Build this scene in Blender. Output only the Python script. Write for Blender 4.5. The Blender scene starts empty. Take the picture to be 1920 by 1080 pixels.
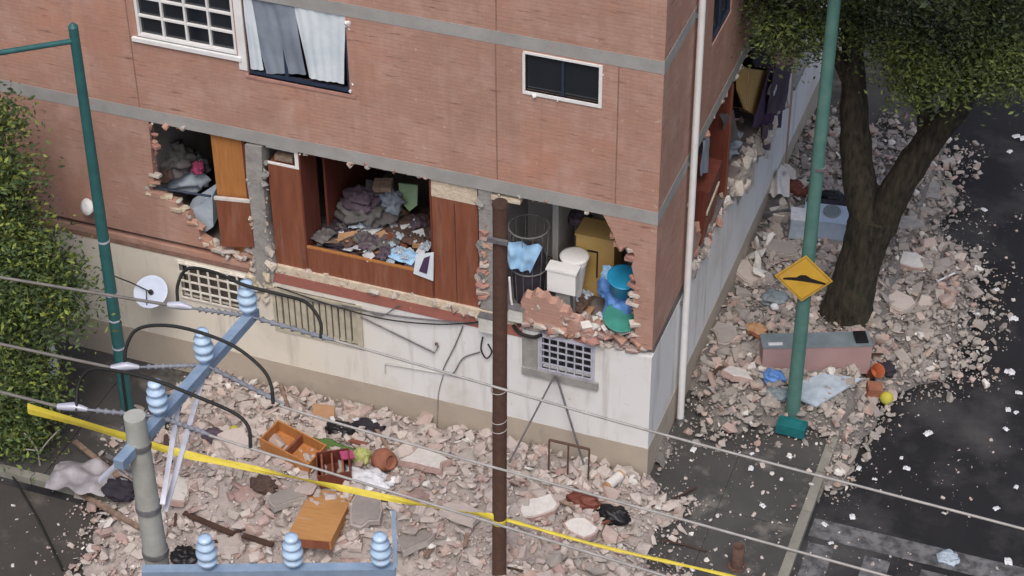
import bpy, math, random
import numpy as np
from mathutils import Vector, Matrix, noise
rnd = random.Random(7)
R = math.radians
scene = bpy.context.scene
col = scene.collection

# ------------------------------------------------------------------ camera
CF = 3967.505            # focal length in photo pixels (1920 wide)
CP, CY, CR = 0.66032631, -0.35339301, -0.0088219
CC = Vector((6.92276, -25.20074, 24.36130))
_w = Vector((math.sin(CY)*math.cos(CP), math.cos(CY)*math.cos(CP), -math.sin(CP)))
_r0 = Vector((math.cos(CY), -math.sin(CY), 0)); _u0 = _r0.cross(_w)
_r = _r0*math.cos(CR) + _u0*math.sin(CR); _u = -_r0*math.sin(CR) + _u0*math.cos(CR)
cam = bpy.data.cameras.new('camera'); camo = bpy.data.objects.new('camera', cam); col.objects.link(camo)
M = Matrix((_r, _u, -_w)).transposed().to_4x4(); M.translation = CC
camo.matrix_world = M
cam.sensor_width = 36; cam.lens = CF/1920*36; cam.clip_start = .1; cam.clip_end = 2000
scene.camera = camo
scene.render.resolution_x = 1024; scene.render.resolution_y = 576

# ------------------------------------------------------------------ light
SUN_EL, SUN_AZ = 58, 163          # azimuth the light comes from, degrees clockwise from +Y
wd = bpy.data.worlds.new('World'); scene.world = wd; wd.use_nodes = True
nt = wd.node_tree; bg = nt.nodes['Background']
sky = nt.nodes.new('ShaderNodeTexSky'); sky.sky_type = 'NISHITA'; sky.sun_disc = False
sky.sun_elevation = R(SUN_EL); sky.sun_rotation = R(SUN_AZ)
sky.dust_density = 5.0; sky.air_density = 0.9; sky.ozone_density = 1.2
nt.links.new(sky.outputs[0], bg.inputs[0]); bg.inputs[1].default_value = 0.12
sl = bpy.data.lights.new('sun', 'SUN'); sl.energy = 1.0; sl.angle = R(25); sl.color = (1, .97, .93)
so = bpy.data.objects.new('sun', sl); col.objects.link(so)
sd = Vector((math.sin(R(SUN_AZ))*math.cos(R(SUN_EL)), math.cos(R(SUN_AZ))*math.cos(R(SUN_EL)), math.sin(R(SUN_EL))))
so.rotation_euler = sd.to_track_quat('Z', 'Y').to_euler(); so.location = sd*60
scene.view_settings.view_transform = 'Standard'; scene.view_settings.look = 'None'
scene.view_settings.gamma = 1; scene.view_settings.exposure = 0.4
scene.render.engine = 'CYCLES'

# ------------------------------------------------------------------ pixel helpers (photo pixels -> point on a plane)
def hit(x, y, ax, v):
    d = _w*CF + _r*(x-960) - _u*(y-540)
    t = (v-CC[ax])/d[ax]
    return CC + d*t
def F(x, y, yy=0.0): return hit(x, y, 1, yy)       # on the front wall plane
def S(x, y, xx=0.0): return hit(x, y, 0, xx)       # on the side wall plane
def G(x, y, z=0.0): return hit(x, y, 2, z)         # on a level

# ------------------------------------------------------------------ materials
def mat(name, c, rough=.8, c2=None, scale=4, amt=.5, bump=0, bscale=30, metal=0, spec=.3, island=0, alpha=None, trans=0, detail=6, stain=None, stretch=None, dust=None):
    m = bpy.data.materials.new(name); m.use_nodes = True
    t = m.node_tree; b = t.nodes['Principled BSDF']; L = t.links.new
    b.inputs['Roughness'].default_value = rough; b.inputs['Metallic'].default_value = metal
    b.inputs['Specular IOR Level'].default_value = spec
    tc = t.nodes.new('ShaderNodeTexCoord'); vec = tc.outputs['Object']
    if stretch:
        mpv = t.nodes.new('ShaderNodeMapping'); mpv.inputs['Scale'].default_value = stretch; L(vec, mpv.inputs['Vector']); vec = mpv.outputs[0]
    if c2 is None: c2 = tuple(x*.75 for x in c)
    n = t.nodes.new('ShaderNodeTexNoise'); n.inputs['Scale'].default_value = scale; n.inputs['Detail'].default_value = detail
    n.inputs['Roughness'].default_value = .6; L(vec, n.inputs['Vector'])
    r = t.nodes.new('ShaderNodeValToRGB'); e = r.color_ramp.elements
    e[0].position = .5-.5*amt*.5; e[1].position = .5+.5*amt*.5
    e[0].color = (*c2, 1); e[1].color = (*c, 1)
    L(n.outputs['Fac'], r.inputs['Fac']); out = r.outputs['Color']
    if island:
        g = t.nodes.new('ShaderNodeNewGeometry'); h = t.nodes.new('ShaderNodeHueSaturation')
        mr = t.nodes.new('ShaderNodeMapRange'); mr.inputs['To Min'].default_value = 1-island; mr.inputs['To Max'].default_value = 1+island
        L(g.outputs['Random Per Island'], mr.inputs['Value']); L(mr.outputs[0], h.inputs['Value']); L(out, h.inputs['Color'])
        mr2 = t.nodes.new('ShaderNodeMapRange'); mr2.inputs['To Min'].default_value = .485; mr2.inputs['To Max'].default_value = .515
        wn = t.nodes.new('ShaderNodeTexWhiteNoise'); wn.noise_dimensions = '1D'
        L(g.outputs['Random Per Island'], wn.inputs['W']); L(wn.outputs['Value'], mr2.inputs['Value']); L(mr2.outputs[0], h.inputs['Hue'])
        out = h.outputs['Color']
    if stain:
        sc, sscale, lo, hi = stain
        n2 = t.nodes.new('ShaderNodeTexNoise'); n2.inputs['Scale'].default_value = sscale; n2.inputs['Detail'].default_value = 8
        n2.inputs['Roughness'].default_value = .65; L(vec, n2.inputs['Vector'])
        mr3 = t.nodes.new('ShaderNodeMapRange'); mr3.inputs['From Min'].default_value = lo; mr3.inputs['From Max'].default_value = hi
        L(n2.outputs['Fac'], mr3.inputs['Value'])
        mx = t.nodes.new('ShaderNodeMix'); mx.data_type = 'RGBA'
        L(mr3.outputs[0], mx.inputs['Factor']); L(out, mx.inputs['A']); mx.inputs['B'].default_value = (*sc, 1)
        out = mx.outputs['Result']
    if dust:        # settled dust: lies on faces that look up, in patches
        g2 = t.nodes.new('ShaderNodeNewGeometry'); sx = t.nodes.new('ShaderNodeSeparateXYZ'); L(g2.outputs['True Normal'], sx.inputs[0])
        m4 = t.nodes.new('ShaderNodeMapRange'); m4.inputs['From Min'].default_value = .1; m4.inputs['From Max'].default_value = .9; m4.inputs['To Max'].default_value = dust[1]; L(sx.outputs[2], m4.inputs['Value'])
        n4 = t.nodes.new('ShaderNodeTexNoise'); n4.inputs['Scale'].default_value = .8; n4.inputs['Detail'].default_value = 6; L(g2.outputs['Position'], n4.inputs['Vector'])
        m5 = t.nodes.new('ShaderNodeMapRange'); m5.inputs['From Min'].default_value = .35; m5.inputs['From Max'].default_value = .65; L(n4.outputs['Fac'], m5.inputs['Value'])
        mu = t.nodes.new('ShaderNodeMath'); mu.operation = 'MULTIPLY'; L(m4.outputs[0], mu.inputs[0]); L(m5.outputs[0], mu.inputs[1])
        mxd = t.nodes.new('ShaderNodeMix'); mxd.data_type = 'RGBA'; L(mu.outputs[0], mxd.inputs['Factor']); L(out, mxd.inputs['A']); mxd.inputs['B'].default_value = (*dust[0], 1); out = mxd.outputs['Result']
    L(out, b.inputs['Base Color'])
    if bump:
        n3 = t.nodes.new('ShaderNodeTexNoise'); n3.inputs['Scale'].default_value = bscale; n3.inputs['Detail'].default_value = 5
        L(vec, n3.inputs['Vector'])
        bp = t.nodes.new('ShaderNodeBump'); bp.inputs['Strength'].default_value = bump; bp.inputs['Distance'].default_value = .02
        L(n3.outputs['Fac'], bp.inputs['Height']); L(bp.outputs['Normal'], b.inputs['Normal'])
    if trans: b.inputs['Transmission Weight'].default_value = trans
    if alpha is not None: b.inputs['Alpha'].default_value = alpha
    return m

def brick_mat(name, base, dark, mortar):
    m = bpy.data.materials.new(name); m.use_nodes = True
    t = m.node_tree; b = t.nodes['Principled BSDF']; L = t.links.new; N = t.nodes.new
    b.inputs['Roughness'].default_value = .9; b.inputs['Specular IOR Level'].default_value = .15
    tc = N('ShaderNodeTexCoord'); sp = N('ShaderNodeSeparateXYZ'); L(tc.outputs['Object'], sp.inputs[0])
    ad = N('ShaderNodeMath'); ad.operation = 'ADD'; L(sp.outputs[0], ad.inputs[0]); L(sp.outputs[1], ad.inputs[1])
    cb = N('ShaderNodeCombineXYZ'); L(ad.outputs[0], cb.inputs[0]); L(sp.outputs[2], cb.inputs[1])
    br = N('ShaderNodeTexBrick'); L(cb.outputs[0], br.inputs['Vector'])
    br.inputs['Scale'].default_value = 1; br.inputs['Brick Width'].default_value = .25; br.inputs['Row Height'].default_value = .068
    br.inputs['Mortar Size'].default_value = .008; br.inputs['Mortar Smooth'].default_value = .3; br.inputs['Bias'].default_value = -.2
    br.inputs['Color1'].default_value = (*base, 1); br.inputs['Color2'].default_value = (*[x*.88 for x in base], 1); br.inputs['Mortar'].default_value = (*mortar, 1)
    def noise_mix(inp, scale, lo, hi, colr, vec=None, detail=8):
        n = N('ShaderNodeTexNoise'); n.inputs['Scale'].default_value = scale; n.inputs['Detail'].default_value = detail; n.inputs['Roughness'].default_value = .65
        L(vec if vec else tc.outputs['Object'], n.inputs['Vector'])
        mr = N('ShaderNodeMapRange'); mr.inputs['From Min'].default_value = lo; mr.inputs['From Max'].default_value = hi
        L(n.outputs['Fac'], mr.inputs['Value'])
        mx = N('ShaderNodeMix'); mx.data_type = 'RGBA'
        L(mr.outputs[0], mx.inputs['Factor']); L(inp, mx.inputs['A']); mx.inputs['B'].default_value = (*colr, 1)
        return mx.outputs['Result']
    o = noise_mix(br.outputs['Color'], .55, .40, .68, tuple(x*.78 for x in base))
    o = noise_mix(o, .35, .5, .7, (base[0]*1.06, base[1]*.88, base[2]*.78))
    o = noise_mix(o, 7, .64, .7, (base[0]*1.15, base[1]*1.35, base[2]*1.45), detail=4)
    o = noise_mix(o, 1.7, .48, .78, (base[0]*1.12, base[1]*1.25, base[2]*1.35))
    mp = N('ShaderNodeMapping'); mp.inputs['Scale'].default_value = (1.1, 9, 1); L(cb.outputs[0], mp.inputs['Vector'])
    o = noise_mix(o, 1.6, .59, .70, dark, vec=mp.outputs[0], detail=5)      # thin dark dashes along the courses
    mp2 = N('ShaderNodeMapping'); mp2.inputs['Scale'].default_value = (2.2, .12, 1); L(cb.outputs[0], mp2.inputs['Vector'])
    o = noise_mix(o, 2.0, .5, .95, tuple(x*.72 for x in base), vec=mp2.outputs[0])   # rain streaks
    L(o, b.inputs['Base Color'])
    bp = N('ShaderNodeBump'); bp.inputs['Strength'].default_value = .35; bp.inputs['Distance'].default_value = .006
    inv = N('ShaderNodeMath'); inv.operation = 'SUBTRACT'; inv.inputs[0].default_value = 1; L(br.outputs['Fac'], inv.inputs[1])
    L(inv.outputs[0], bp.inputs['Height']); L(bp.outputs['Normal'], b.inputs['Normal'])
    return m

MT = {}
MT['brick'] = brick_mat('brick_wall', (.445, .265, .205), (.22, .12, .095), (.36, .225, .18))
MT['brickpiece'] = mat('brick_piece', (.45, .26, .2), .95, (.34, .19, .15), 6, .8, .5, 40, island=.2)
MT['band'] = mat('concrete_band', (.36, .355, .34), .9, (.27, .265, .255), 2.5, .8, .2, 40, stain=((.36, .22, .17), 5, .6, .75))
MT['concrete'] = mat('concrete', (.34, .33, .31), .92, (.22, .21, .20), 5, .8, .6, 25)
MT['plinth'] = mat('plinth_paint', (.44, .38, .31), .9, (.37, .32, .26), 1.2, .8, .15, 30, stain=((.27, .235, .2), 1.5, .58, .82))
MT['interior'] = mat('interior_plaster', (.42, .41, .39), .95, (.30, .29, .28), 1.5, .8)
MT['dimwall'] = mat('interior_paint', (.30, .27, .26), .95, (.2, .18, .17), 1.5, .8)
MT['floortile'] = mat('interior_floor', (.20, .17, .16), .7, (.12, .10, .10), 3, .8)
MT['redband'] = mat('red_oxide_band', (.36, .135, .105), .9, (.27, .11, .09), 3, .8, .3, 20, stain=((.5, .44, .4), 4, .62, .72))
MT['mortar'] = mat('broken_mortar', (.62, .57, .5), .95, (.42, .37, .33), 9, .9, .8, 25, island=.12)
MT['mortarwarm'] = mat('cream_mortar', (.66, .58, .44), .95, (.45, .38, .28), 7, .9, .8, 25, island=.12)
MT['white'] = mat('white_paint', (.78, .78, .77), .6, (.68, .68, .67), 3, .7, .1)
MT['whitegloss'] = mat('white_enamel', (.8, .8, .79), .25, (.72, .72, .71), 3, .7, spec=.5)
MT['glass'] = mat('dark_glass', (.02, .025, .032), .08, (.012, .014, .018), 1.2, .9, spec=.8)
MT['bluemetal'] = mat('navy_frame', (.03, .045, .08), .5, None, 5)
MT['curtaingrey'] = mat('grey_curtain', (.24, .28, .33), .9, (.18, .21, .26), 2)
MT['curtainwhite'] = mat('white_curtain', (.68, .74, .78), .9, (.55, .62, .67), 2)
MT['orangewood'] = mat('orange_wood', (.46, .20, .065), .55, (.33, .135, .042), 3, .8, .1, 20, stretch=(6, 6, .7), stain=((.30, .2, .13), 1.5, .58, .8))
MT['tanwood'] = mat('tan_wood', (.50, .27, .105), .6, (.40, .2, .075), 3, .8, .1, 20, stretch=(1, 7, 7), stain=((.52, .42, .33), 1.2, .58, .8))
MT['redwood'] = mat('red_wood', (.25, .09, .05), .55, (.16, .055, .032), 2.5, .9, .1, 20, stretch=(5, 5, .6), stain=((.26, .16, .12), 1.4, .56, .85))
MT['darkredwood'] = mat('dark_red_wood', (.17, .05, .032), .55, (.10, .028, .02), 2.5, .9, stretch=(5, 5, .6))
MT['woodpole'] = mat('brown_pole', (.115, .062, .045), .75, (.07, .038, .028), 9, .9, .3, 60)
MT['darkwood'] = mat('dark_board', (.07, .04, .03), .8, None, 8)
MT['oldwood'] = mat('weathered_timber', (.28, .2, .15), .85, (.17, .12, .09), 10)
MT['greenpole'] = mat('green_pole', (.03, .125, .125), .5, (.022, .09, .095), 5, .8, spec=.4)
MT['greenpole2'] = mat('faded_green_pole', (.10, .21, .18), .6, (.06, .15, .13), 4, .9, .1, stain=((.16, .2, .17), 6, .6, .8))
MT['polecon'] = mat('pole_concrete', (.40, .40, .36), .9, (.31, .31, .28), 6, .8, .2, 60)
MT['bluesteel'] = mat('galvanised_blue_steel', (.31, .41, .54), .5, (.22, .30, .41), 6, .8, .1, 40, metal=.2, stain=((.3, .27, .25), 5, .6, .75))
MT['porcelain'] = mat('blue_porcelain', (.50, .66, .84), .25, (.36, .49, .64), 5, .8, spec=.6, stain=((.4, .42, .42), 9, .58, .75))
MT['polymer'] = mat('grey_polymer', (.22, .235, .27), .5, None, 6)
MT['lightsteel'] = mat('light_steel', (.55, .56, .64), .45, (.42, .43, .5), 5, metal=.2)
MT['cableblack'] = mat('black_cable', (.022, .022, .02), .6, None, 5)
MT['wire'] = mat('aluminium_wire', (.42, .40, .375), .5, None, 5, metal=.2)
MT['wiredark'] = mat('weathered_wire', (.19, .175, .16), .6, None, 5)
MT['tape'] = mat('yellow_tape', (.66, .54, .07), .5, (.52, .42, .05), 5, .7)
MT['bark'] = mat('bark', (.058, .048, .034), .95, (.014, .012, .009), 5, .7, 1.0, 9, stretch=(3, 3, .7), stain=((.04, .048, .022), .9, .55, .75))
MT['twig'] = mat('pale_twig', (.36, .33, .3), .9, None, 9)
MT['leafdark'] = mat('leaves_right', (.072, .092, .04), .6, (.03, .046, .02), 1.3, .8, island=.45)
MT['leaflight'] = mat('leaves_light', (.12, .145, .038), .6, (.07, .1, .025), 1.1, .8, island=.4)
MT['leafleft'] = mat('leaves_left', (.085, .125, .042), .6, (.035, .06, .025), 1.1, .8, island=.45)
MT['leafyellow'] = mat('leaves_yellow', (.22, .25, .05), .6, (.12, .17, .04), 1.4, .8, island=.3)
MT['asphalt'] = mat('asphalt', (.022, .0215, .024), .8, (.014, .014, .016), .7, .9, .3, 120, spec=.2, stain=((.085, .083, .081), .45, .48, .76))
MT['asphaltdirty'] = mat('dusty_asphalt', (.07, .062, .055), .85, (.04, .036, .033), .9, .9, .4, 90, stain=((.12, .105, .09), 1.5, .56, .75))
MT['sidewalk'] = mat('sidewalk_concrete', (.078, .076, .073), .85, (.048, .047, .046), .9, .9, .3, 60, spec=.2, stain=((.19, .175, .155), 1.3, .54, .74))
MT['kerb'] = mat('kerb_concrete', (.27, .26, .225), .9, (.17, .165, .14), 3, .9, .4, 40)
MT['roadpaint'] = mat('worn_road_paint', (.16, .16, .165), .8, (.055, .055, .058), 5, .45, .2, 80, detail=10)
MT['rubbed'] = mat('rubble_dust', (.40, .35, .325), .97, (.27, .235, .218), 5, .9, .8, 25)
MT['rubbed_shaded'] = mat('rubble_dust_grey_shaded', (.20, .185, .175), .97, (.13, .12, .112), 5, .9, .8, 25)  # greyer concrete dust, also darkened in colour for the side street's shade
MT['rub_brick'] = mat('rubble_brick', (.40, .29, .25), .95, (.31, .22, .19), 9, .9, .5, 40, island=.2, dust=((.47, .415, .385), .85))
MT['rub_dusty'] = mat('rubble_dusty', (.50, .44, .40), .95, (.4, .35, .32), 9, .9, .5, 40, island=.16, dust=((.47, .415, .385), .85))
MT['rub_pale'] = mat('rubble_plaster', (.64, .615, .58), .95, (.52, .5, .47), 9, .9, .4, 50, island=.15)
MT['rub_grey'] = mat('rubble_concrete', (.38, .345, .315), .95, (.28, .25, .23), 9, .9, .5, 40, island=.2, dust=((.40, .35, .31), .7))
MT['rub_dustgrey_shaded'] = mat('rubble_grey_dusty_shaded', (.30, .27, .25), .95, (.22, .2, .185), 9, .9, .5, 40, island=.16, dust=((.33, .30, .275), .7))  # grey side rubble, with the street's shade mixed into its colour
MT['paper'] = mat('paper', (.66, .67, .7), .8, (.5, .51, .54), 6)
MT['black'] = mat('black_plastic', (.015, .014, .016), .4, None, 5)
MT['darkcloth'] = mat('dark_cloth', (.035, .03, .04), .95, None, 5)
MT['purple'] = mat('purple_cloth', (.085, .045, .10), .9, (.045, .025, .055), 3, .8)
MT['plum'] = mat('plum_cloth', (.11, .08, .105), .9, (.06, .045, .06), 3)
MT['bluecloth'] = mat('light_blue_cloth', (.36, .58, .80), .8, (.28, .48, .7), 4)
MT['palecloth'] = mat('pale_blue_sheet', (.42, .49, .56), .85, (.3, .36, .42), 4)
MT['greycloth'] = mat('grey_cloth', (.15, .14, .14), .95, (.07, .066, .068), 5, .9)
MT['brownjunk'] = mat('brown_cloth', (.12, .075, .06), .95, (.06, .04, .035), 5, .9)
MT['magenta'] = mat('magenta_cloth', (.4, .07, .16), .85, None, 4)
MT['cardboard'] = mat('cardboard', (.45, .27, .15), .9, (.36, .21, .115), 3)
MT['greenboard'] = mat('green_board', (.30, .42, .25), .7, (.23, .34, .2), 3)
MT['yellowbox'] = mat('ochre_cabinet', (.52, .35, .13), .6, (.42, .27, .09), 2, .9, stain=((.3, .22, .12), 1.8, .58, .8))
MT['blueplastic'] = mat('blue_plastic', (.02, .26, .46), .35, None, 4, spec=.5)
MT['bluebag'] = mat('blue_bag', (.12, .27, .62), .5, None, 4)
MT['tealplastic'] = mat('teal_plastic', (.018, .16, .17), .5, (.012, .11, .12), 4)
MT['greenplastic'] = mat('green_tub', (.05, .25, .2), .5, None, 4)
MT['joint_and_shade'] = mat('joint_and_ledge_shade', (.27, .16, .125), .9, None, 6)  # brown of the wall joints, also colours the shadow under the ledge
MT['signyellow'] = mat('sign_yellow', (.60, .36, .05), .55, (.5, .29, .035), 4, .8, spec=.3, stain=((.4, .3, .14), 3, .55, .8))
MT['signedge'] = mat('sign_edge', (.36, .21, .04), .6, None, 4)
MT['signblack'] = mat('sign_black', (.02, .016, .014), .6, None, 5)
MT['pinkboard'] = mat('mauve_board', (.34, .225, .22), .7, (.29, .19, .185), 2, .7)
MT['slate'] = mat('slate_panel', (.20, .245, .27), .5, None, 3)
MT['greyappl'] = mat('grey_blue_enamel', (.40, .50, .62), .35, (.33, .42, .54), 3, spec=.5)
MT['greyplas'] = mat('grey_plastic_tarp', (.36, .34, .36), .5, (.2, .19, .2), 5, .9)
MT['terracotta'] = mat('terracotta', (.30, .12, .075), .85, None, 5)
MT['limecloth'] = mat('lime_cloth', (.42, .45, .17), .85, None, 4)
MT['moss'] = mat('green_plant', (.10, .18, .05), .8, None, 6)
MT['orangeplas'] = mat('orange_plastic', (.42, .12, .05), .6, None, 4)
MT['yellowplas'] = mat('yellow_ball_plastic', (.5, .46, .06), .6, None, 4)
MT['rust'] = mat('rusty_steel', (.075, .05, .042), .8, (.13, .07, .045), 12, .7)
MT['greysteel'] = mat('grey_steel', (.17, .165, .17), .6, (.11, .105, .11), 8)
MT['meterbox'] = mat('meter_box', (.62, .62, .57), .6, (.5, .5, .46), 4)
MT['dish'] = mat('dish_white', (.62, .70, .84), .5, (.55, .63, .77), 3)
MT['shutter'] = mat('dim_shutter', (.13, .11, .09), .9, (.07, .06, .05), 4, .9)
MT['grille'] = mat('grille_paint', (.78, .76, .70), .6, (.58, .53, .46), 6)
MT['slatcream'] = mat('cream_slats', (.48, .44, .34), .8, (.36, .33, .26), 5)

def wall_white():
    m = MT['white'].copy(); m.name = 'plaster_wall'
    m = bpy.data.materials.new('plaster_wall'); m.use_nodes = True
    t = m.node_tree; b = t.nodes['Principled BSDF']; L = t.links.new; N = t.nodes.new
    b.inputs['Roughness'].default_value = .9; b.inputs['Specular IOR Level'].default_value = .15
    tc = N('ShaderNodeTexCoord'); sp = N('ShaderNodeSeparateXYZ'); L(tc.outputs['Object'], sp.inputs[0])
    # colour blends from cream at the far flat to white at the corner flat
    n0 = N('ShaderNodeTexNoise'); n0.inputs['Scale'].default_value = .9; L(tc.outputs['Object'], n0.inputs['Vector'])
    ma = N('ShaderNodeMath'); ma.operation = 'MULTIPLY_ADD'; ma.inputs[1].default_value = .9; L(n0.outputs['Fac'], ma.inputs[0]); L(sp.outputs[0], ma.inputs[2])
    mr = N('ShaderNodeMapRange'); mr.inputs['From Min'].default_value = -5.6; mr.inputs['From Max'].default_value = -3.6; L(ma.outputs[0], mr.inputs['Value'])
    mx = N('ShaderNodeMix'); mx.data_type = 'RGBA'; L(mr.outputs[0], mx.inputs['Factor'])
    mx.inputs['A'].default_value = (.68, .635, .545, 1); mx.inputs['B'].default_value = (.69, .69, .685, 1)
    o = mx.outputs['Result']
    for sc, lo, hi, colr, stretch in ((.8, .5, .85, (.5, .455, .385), (1, 1, 1)), (1.4, .54, .8, (.4, .37, .33), (2.5, 2.5, .25)), (6, .63, .72, (.47, .43, .37), (1, 1, 1))):
        mp = N('ShaderNodeMapping'); mp.inputs['Scale'].default_value = stretch; L(tc.outputs['Object'], mp.inputs['Vector'])
        n = N('ShaderNodeTexNoise'); n.inputs['Scale'].default_value = sc; n.inputs['Detail'].default_value = 8; n.inputs['Roughness'].default_value = .65
        L(mp.outputs[0], n.inputs['Vector'])
        r2 = N('ShaderNodeMapRange'); r2.inputs['From Min'].default_value = lo; r2.inputs['From Max'].default_value = hi; L(n.outputs['Fac'], r2.inputs['Value'])
        m2 = N('ShaderNodeMix'); m2.data_type = 'RGBA'; L(r2.outputs[0], m2.inputs['Factor']); L(o, m2.inputs['A']); m2.inputs['B'].default_value = (*colr, 1)
        o = m2.outputs['Result']
    L(o, b.inputs['Base Color'])
    n3 = N('ShaderNodeTexNoise'); n3.inputs['Scale'].default_value = 25; L(tc.outputs['Object'], n3.inputs['Vector'])
    bp = N('ShaderNodeBump'); bp.inputs['Strength'].default_value = .15; bp.inputs['Distance'].default_value = .02
    L(n3.outputs['Fac'], bp.inputs['Height']); L(bp.outputs['Normal'], b.inputs['Normal'])
    return m
MT['plaster'] = wall_white()

# ------------------------------------------------------------------ mesh builder
WL = {}      # world location of every object's origin
def basis(d):
    d = d.normalized(); a = Vector((0, 0, 1)) if abs(d.z) < .95 else Vector((1, 0, 0))
    x = d.cross(a).normalized(); return x, d.cross(x).normalized()
class MB:
    def __init__(s): s.v = []; s.f = []; s.sm = []
    def add(s, vs, fs, smooth=False):
        o = len(s.v); s.v += [Vector(p) for p in vs]; s.f += [[i+o for i in q] for q in fs]; s.sm += [smooth]*len(fs); return s
    def box(s, x0, x1, y0, y1, z0, z1, m=None):
        vs = [Vector((x, y, z)) for x in (x0, x1) for y in (y0, y1) for z in (z0, z1)]
        if m: vs = [m @ p for p in vs]
        return s.add(vs, [(0, 1, 3, 2), (4, 6, 7, 5), (0, 4, 5, 1), (2, 3, 7, 6), (0, 2, 6, 4), (1, 5, 7, 3)])
    def cyl(s, p0, p1, r0, r1=None, n=12, cap=True, smooth=True):
        p0 = Vector(p0); p1 = Vector(p1); r1 = r0 if r1 is None else r1
        x, y = basis(p1-p0); vs = []
        for p, r in ((p0, r0), (p1, r1)):
            vs += [p + x*math.cos(2*math.pi*i/n)*r + y*math.sin(2*math.pi*i/n)*r for i in range(n)]
        s.add(vs, [(i, (i+1) % n, n+(i+1) % n, n+i) for i in range(n)], smooth)
        if cap: s.add(vs, [list(range(n))[::-1], list(range(n, 2*n))])
        return s
    def tube(s, pts, r, n=6, smooth=True, flat=None):
        pts = [Vector(p) for p in pts]; vs = []; k = len(pts); rr = r if isinstance(r, (list, tuple)) else [r]*k
        d0 = (pts[1]-pts[0]); x, y = basis(d0)
        for i, p in enumerate(pts):
            d = (pts[min(i+1, k-1)]-pts[max(i-1, 0)]).normalized()
            y = d.cross(x).normalized() if d.cross(x).length > 1e-5 else y; x = y.cross(d).normalized()
            vs += [p + x*math.cos(2*math.pi*j/n)*rr[i] + y*math.sin(2*math.pi*j/n)*rr[i]*(flat or 1) for j in range(n)]
        fs = [(i*n+j, i*n+(j+1) % n, (i+1)*n+(j+1) % n, (i+1)*n+j) for i in range(k-1) for j in range(n)]
        s.add(vs, fs, smooth); s.add(vs, [list(range(n))[::-1], list(range((k-1)*n, k*n))]); return s
    def lathe(s, prof, base, axis=(0, 0, 1), n=16, smooth=True):
        base = Vector(base); ax = Vector(axis).normalized(); x, y = basis(ax); vs = []
        for r, h in prof: vs += [base + ax*h + x*math.cos(2*math.pi*j/n)*r + y*math.sin(2*math.pi*j/n)*r for j in range(n)]
        k = len(prof)
        s.add(vs, [(i*n+j, i*n+(j+1) % n, (i+1)*n+(j+1) % n, (i+1)*n+j) for i in range(k-1) for j in range(n)], smooth)
        s.add(vs, [list(range(n))[::-1], list(range((k-1)*n, k*n))]); return s
    def prism(s, pts, d):
        pts = [Vector(p) for p in pts]; d = Vector(d); n = len(pts)
        s.add(pts + [p+d for p in pts], [list(range(n)), list(range(n, 2*n))[::-1]] + [(i, i+n, (i+1) % n+n, (i+1) % n) for i in range(n)]); return s
    def sheet(s, pts2, nu, nv, fn, smooth=True):
        vs = [fn(i/nu, j/nv) for j in range(nv+1) for i in range(nu+1)]
        s.add(vs, [(j*(nu+1)+i, j*(nu+1)+i+1, (j+1)*(nu+1)+i+1, (j+1)*(nu+1)+i) for j in range(nv) for i in range(nu)], smooth); return s
    def build(s, name, m, parent=None, origin=None, **tags):
        if origin is None:
            if parent is not None: origin = WL[parent]
            else:
                c = sum(s.v, Vector())/len(s.v); origin = Vector((c.x, c.y, min(p.z for p in s.v)))
        origin = Vector(origin)
        me = bpy.data.meshes.new(name)
        me.from_pydata([p-origin for p in s.v], [], s.f)
        me.polygons.foreach_set('use_smooth', s.sm)
        me.validate(); me.update()
        import bmesh
        bm = bmesh.new(); bm.from_mesh(me); bmesh.ops.recalc_face_normals(bm, faces=bm.faces); bm.to_mesh(me); bm.free()
        me.materials.append(MT[m] if isinstance(m, str) else m)
        o = bpy.data.objects.new(name, me); col.objects.link(o)
        place(o, origin, parent)
        for k, v in tags.items(): o[k] = v
        return o
def place(o, origin, parent):
    WL[o] = Vector(origin)
    if parent is not None: o.parent = parent; o.location = Vector(origin)-WL[parent]
    else: o.location = origin
def thing(name, loc, label, cat, group=None):
    o = bpy.data.objects.new(name, None); col.objects.link(o); o.empty_display_size = .2
    place(o, Vector(loc), None); o['label'] = label; o['category'] = cat
    if group: o['group'] = group
    return o
def tg(o, label, cat, group=None):
    o['label'] = label; o['category'] = cat
    if group: o['group'] = group
    return o
def rotm(loc, rx=0, ry=0, rz=0):
    from mathutils import Euler
    m = Euler((R(rx), R(ry), R(rz))).to_matrix().to_4x4(); m.translation = Vector(loc); return m
def catenary(a, b, sag, n=14):
    a = Vector(a); b = Vector(b)
    return [a.lerp(b, i/n) - Vector((0, 0, sag*4*(i/n)*(1-i/n))) for i in range(n+1)]
def bez(ps, n=16):
    ps = [Vector(p) for p in ps]; out = []       # Catmull-Rom through points
    P = [ps[0]*2-ps[1]] + ps + [ps[-1]*2-ps[-2]]
    for i in range(1, len(P)-2):
        for k in range(n if i < len(P)-3 else n+1):
            t = k/n; a, b, c, d = P[i-1], P[i], P[i+1], P[i+2]
            out.append(.5*((2*b)+(c-a)*t+(2*a-5*b+4*c-d)*t*t+(3*b-a-3*c+d)*t**3))
    return out
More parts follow.
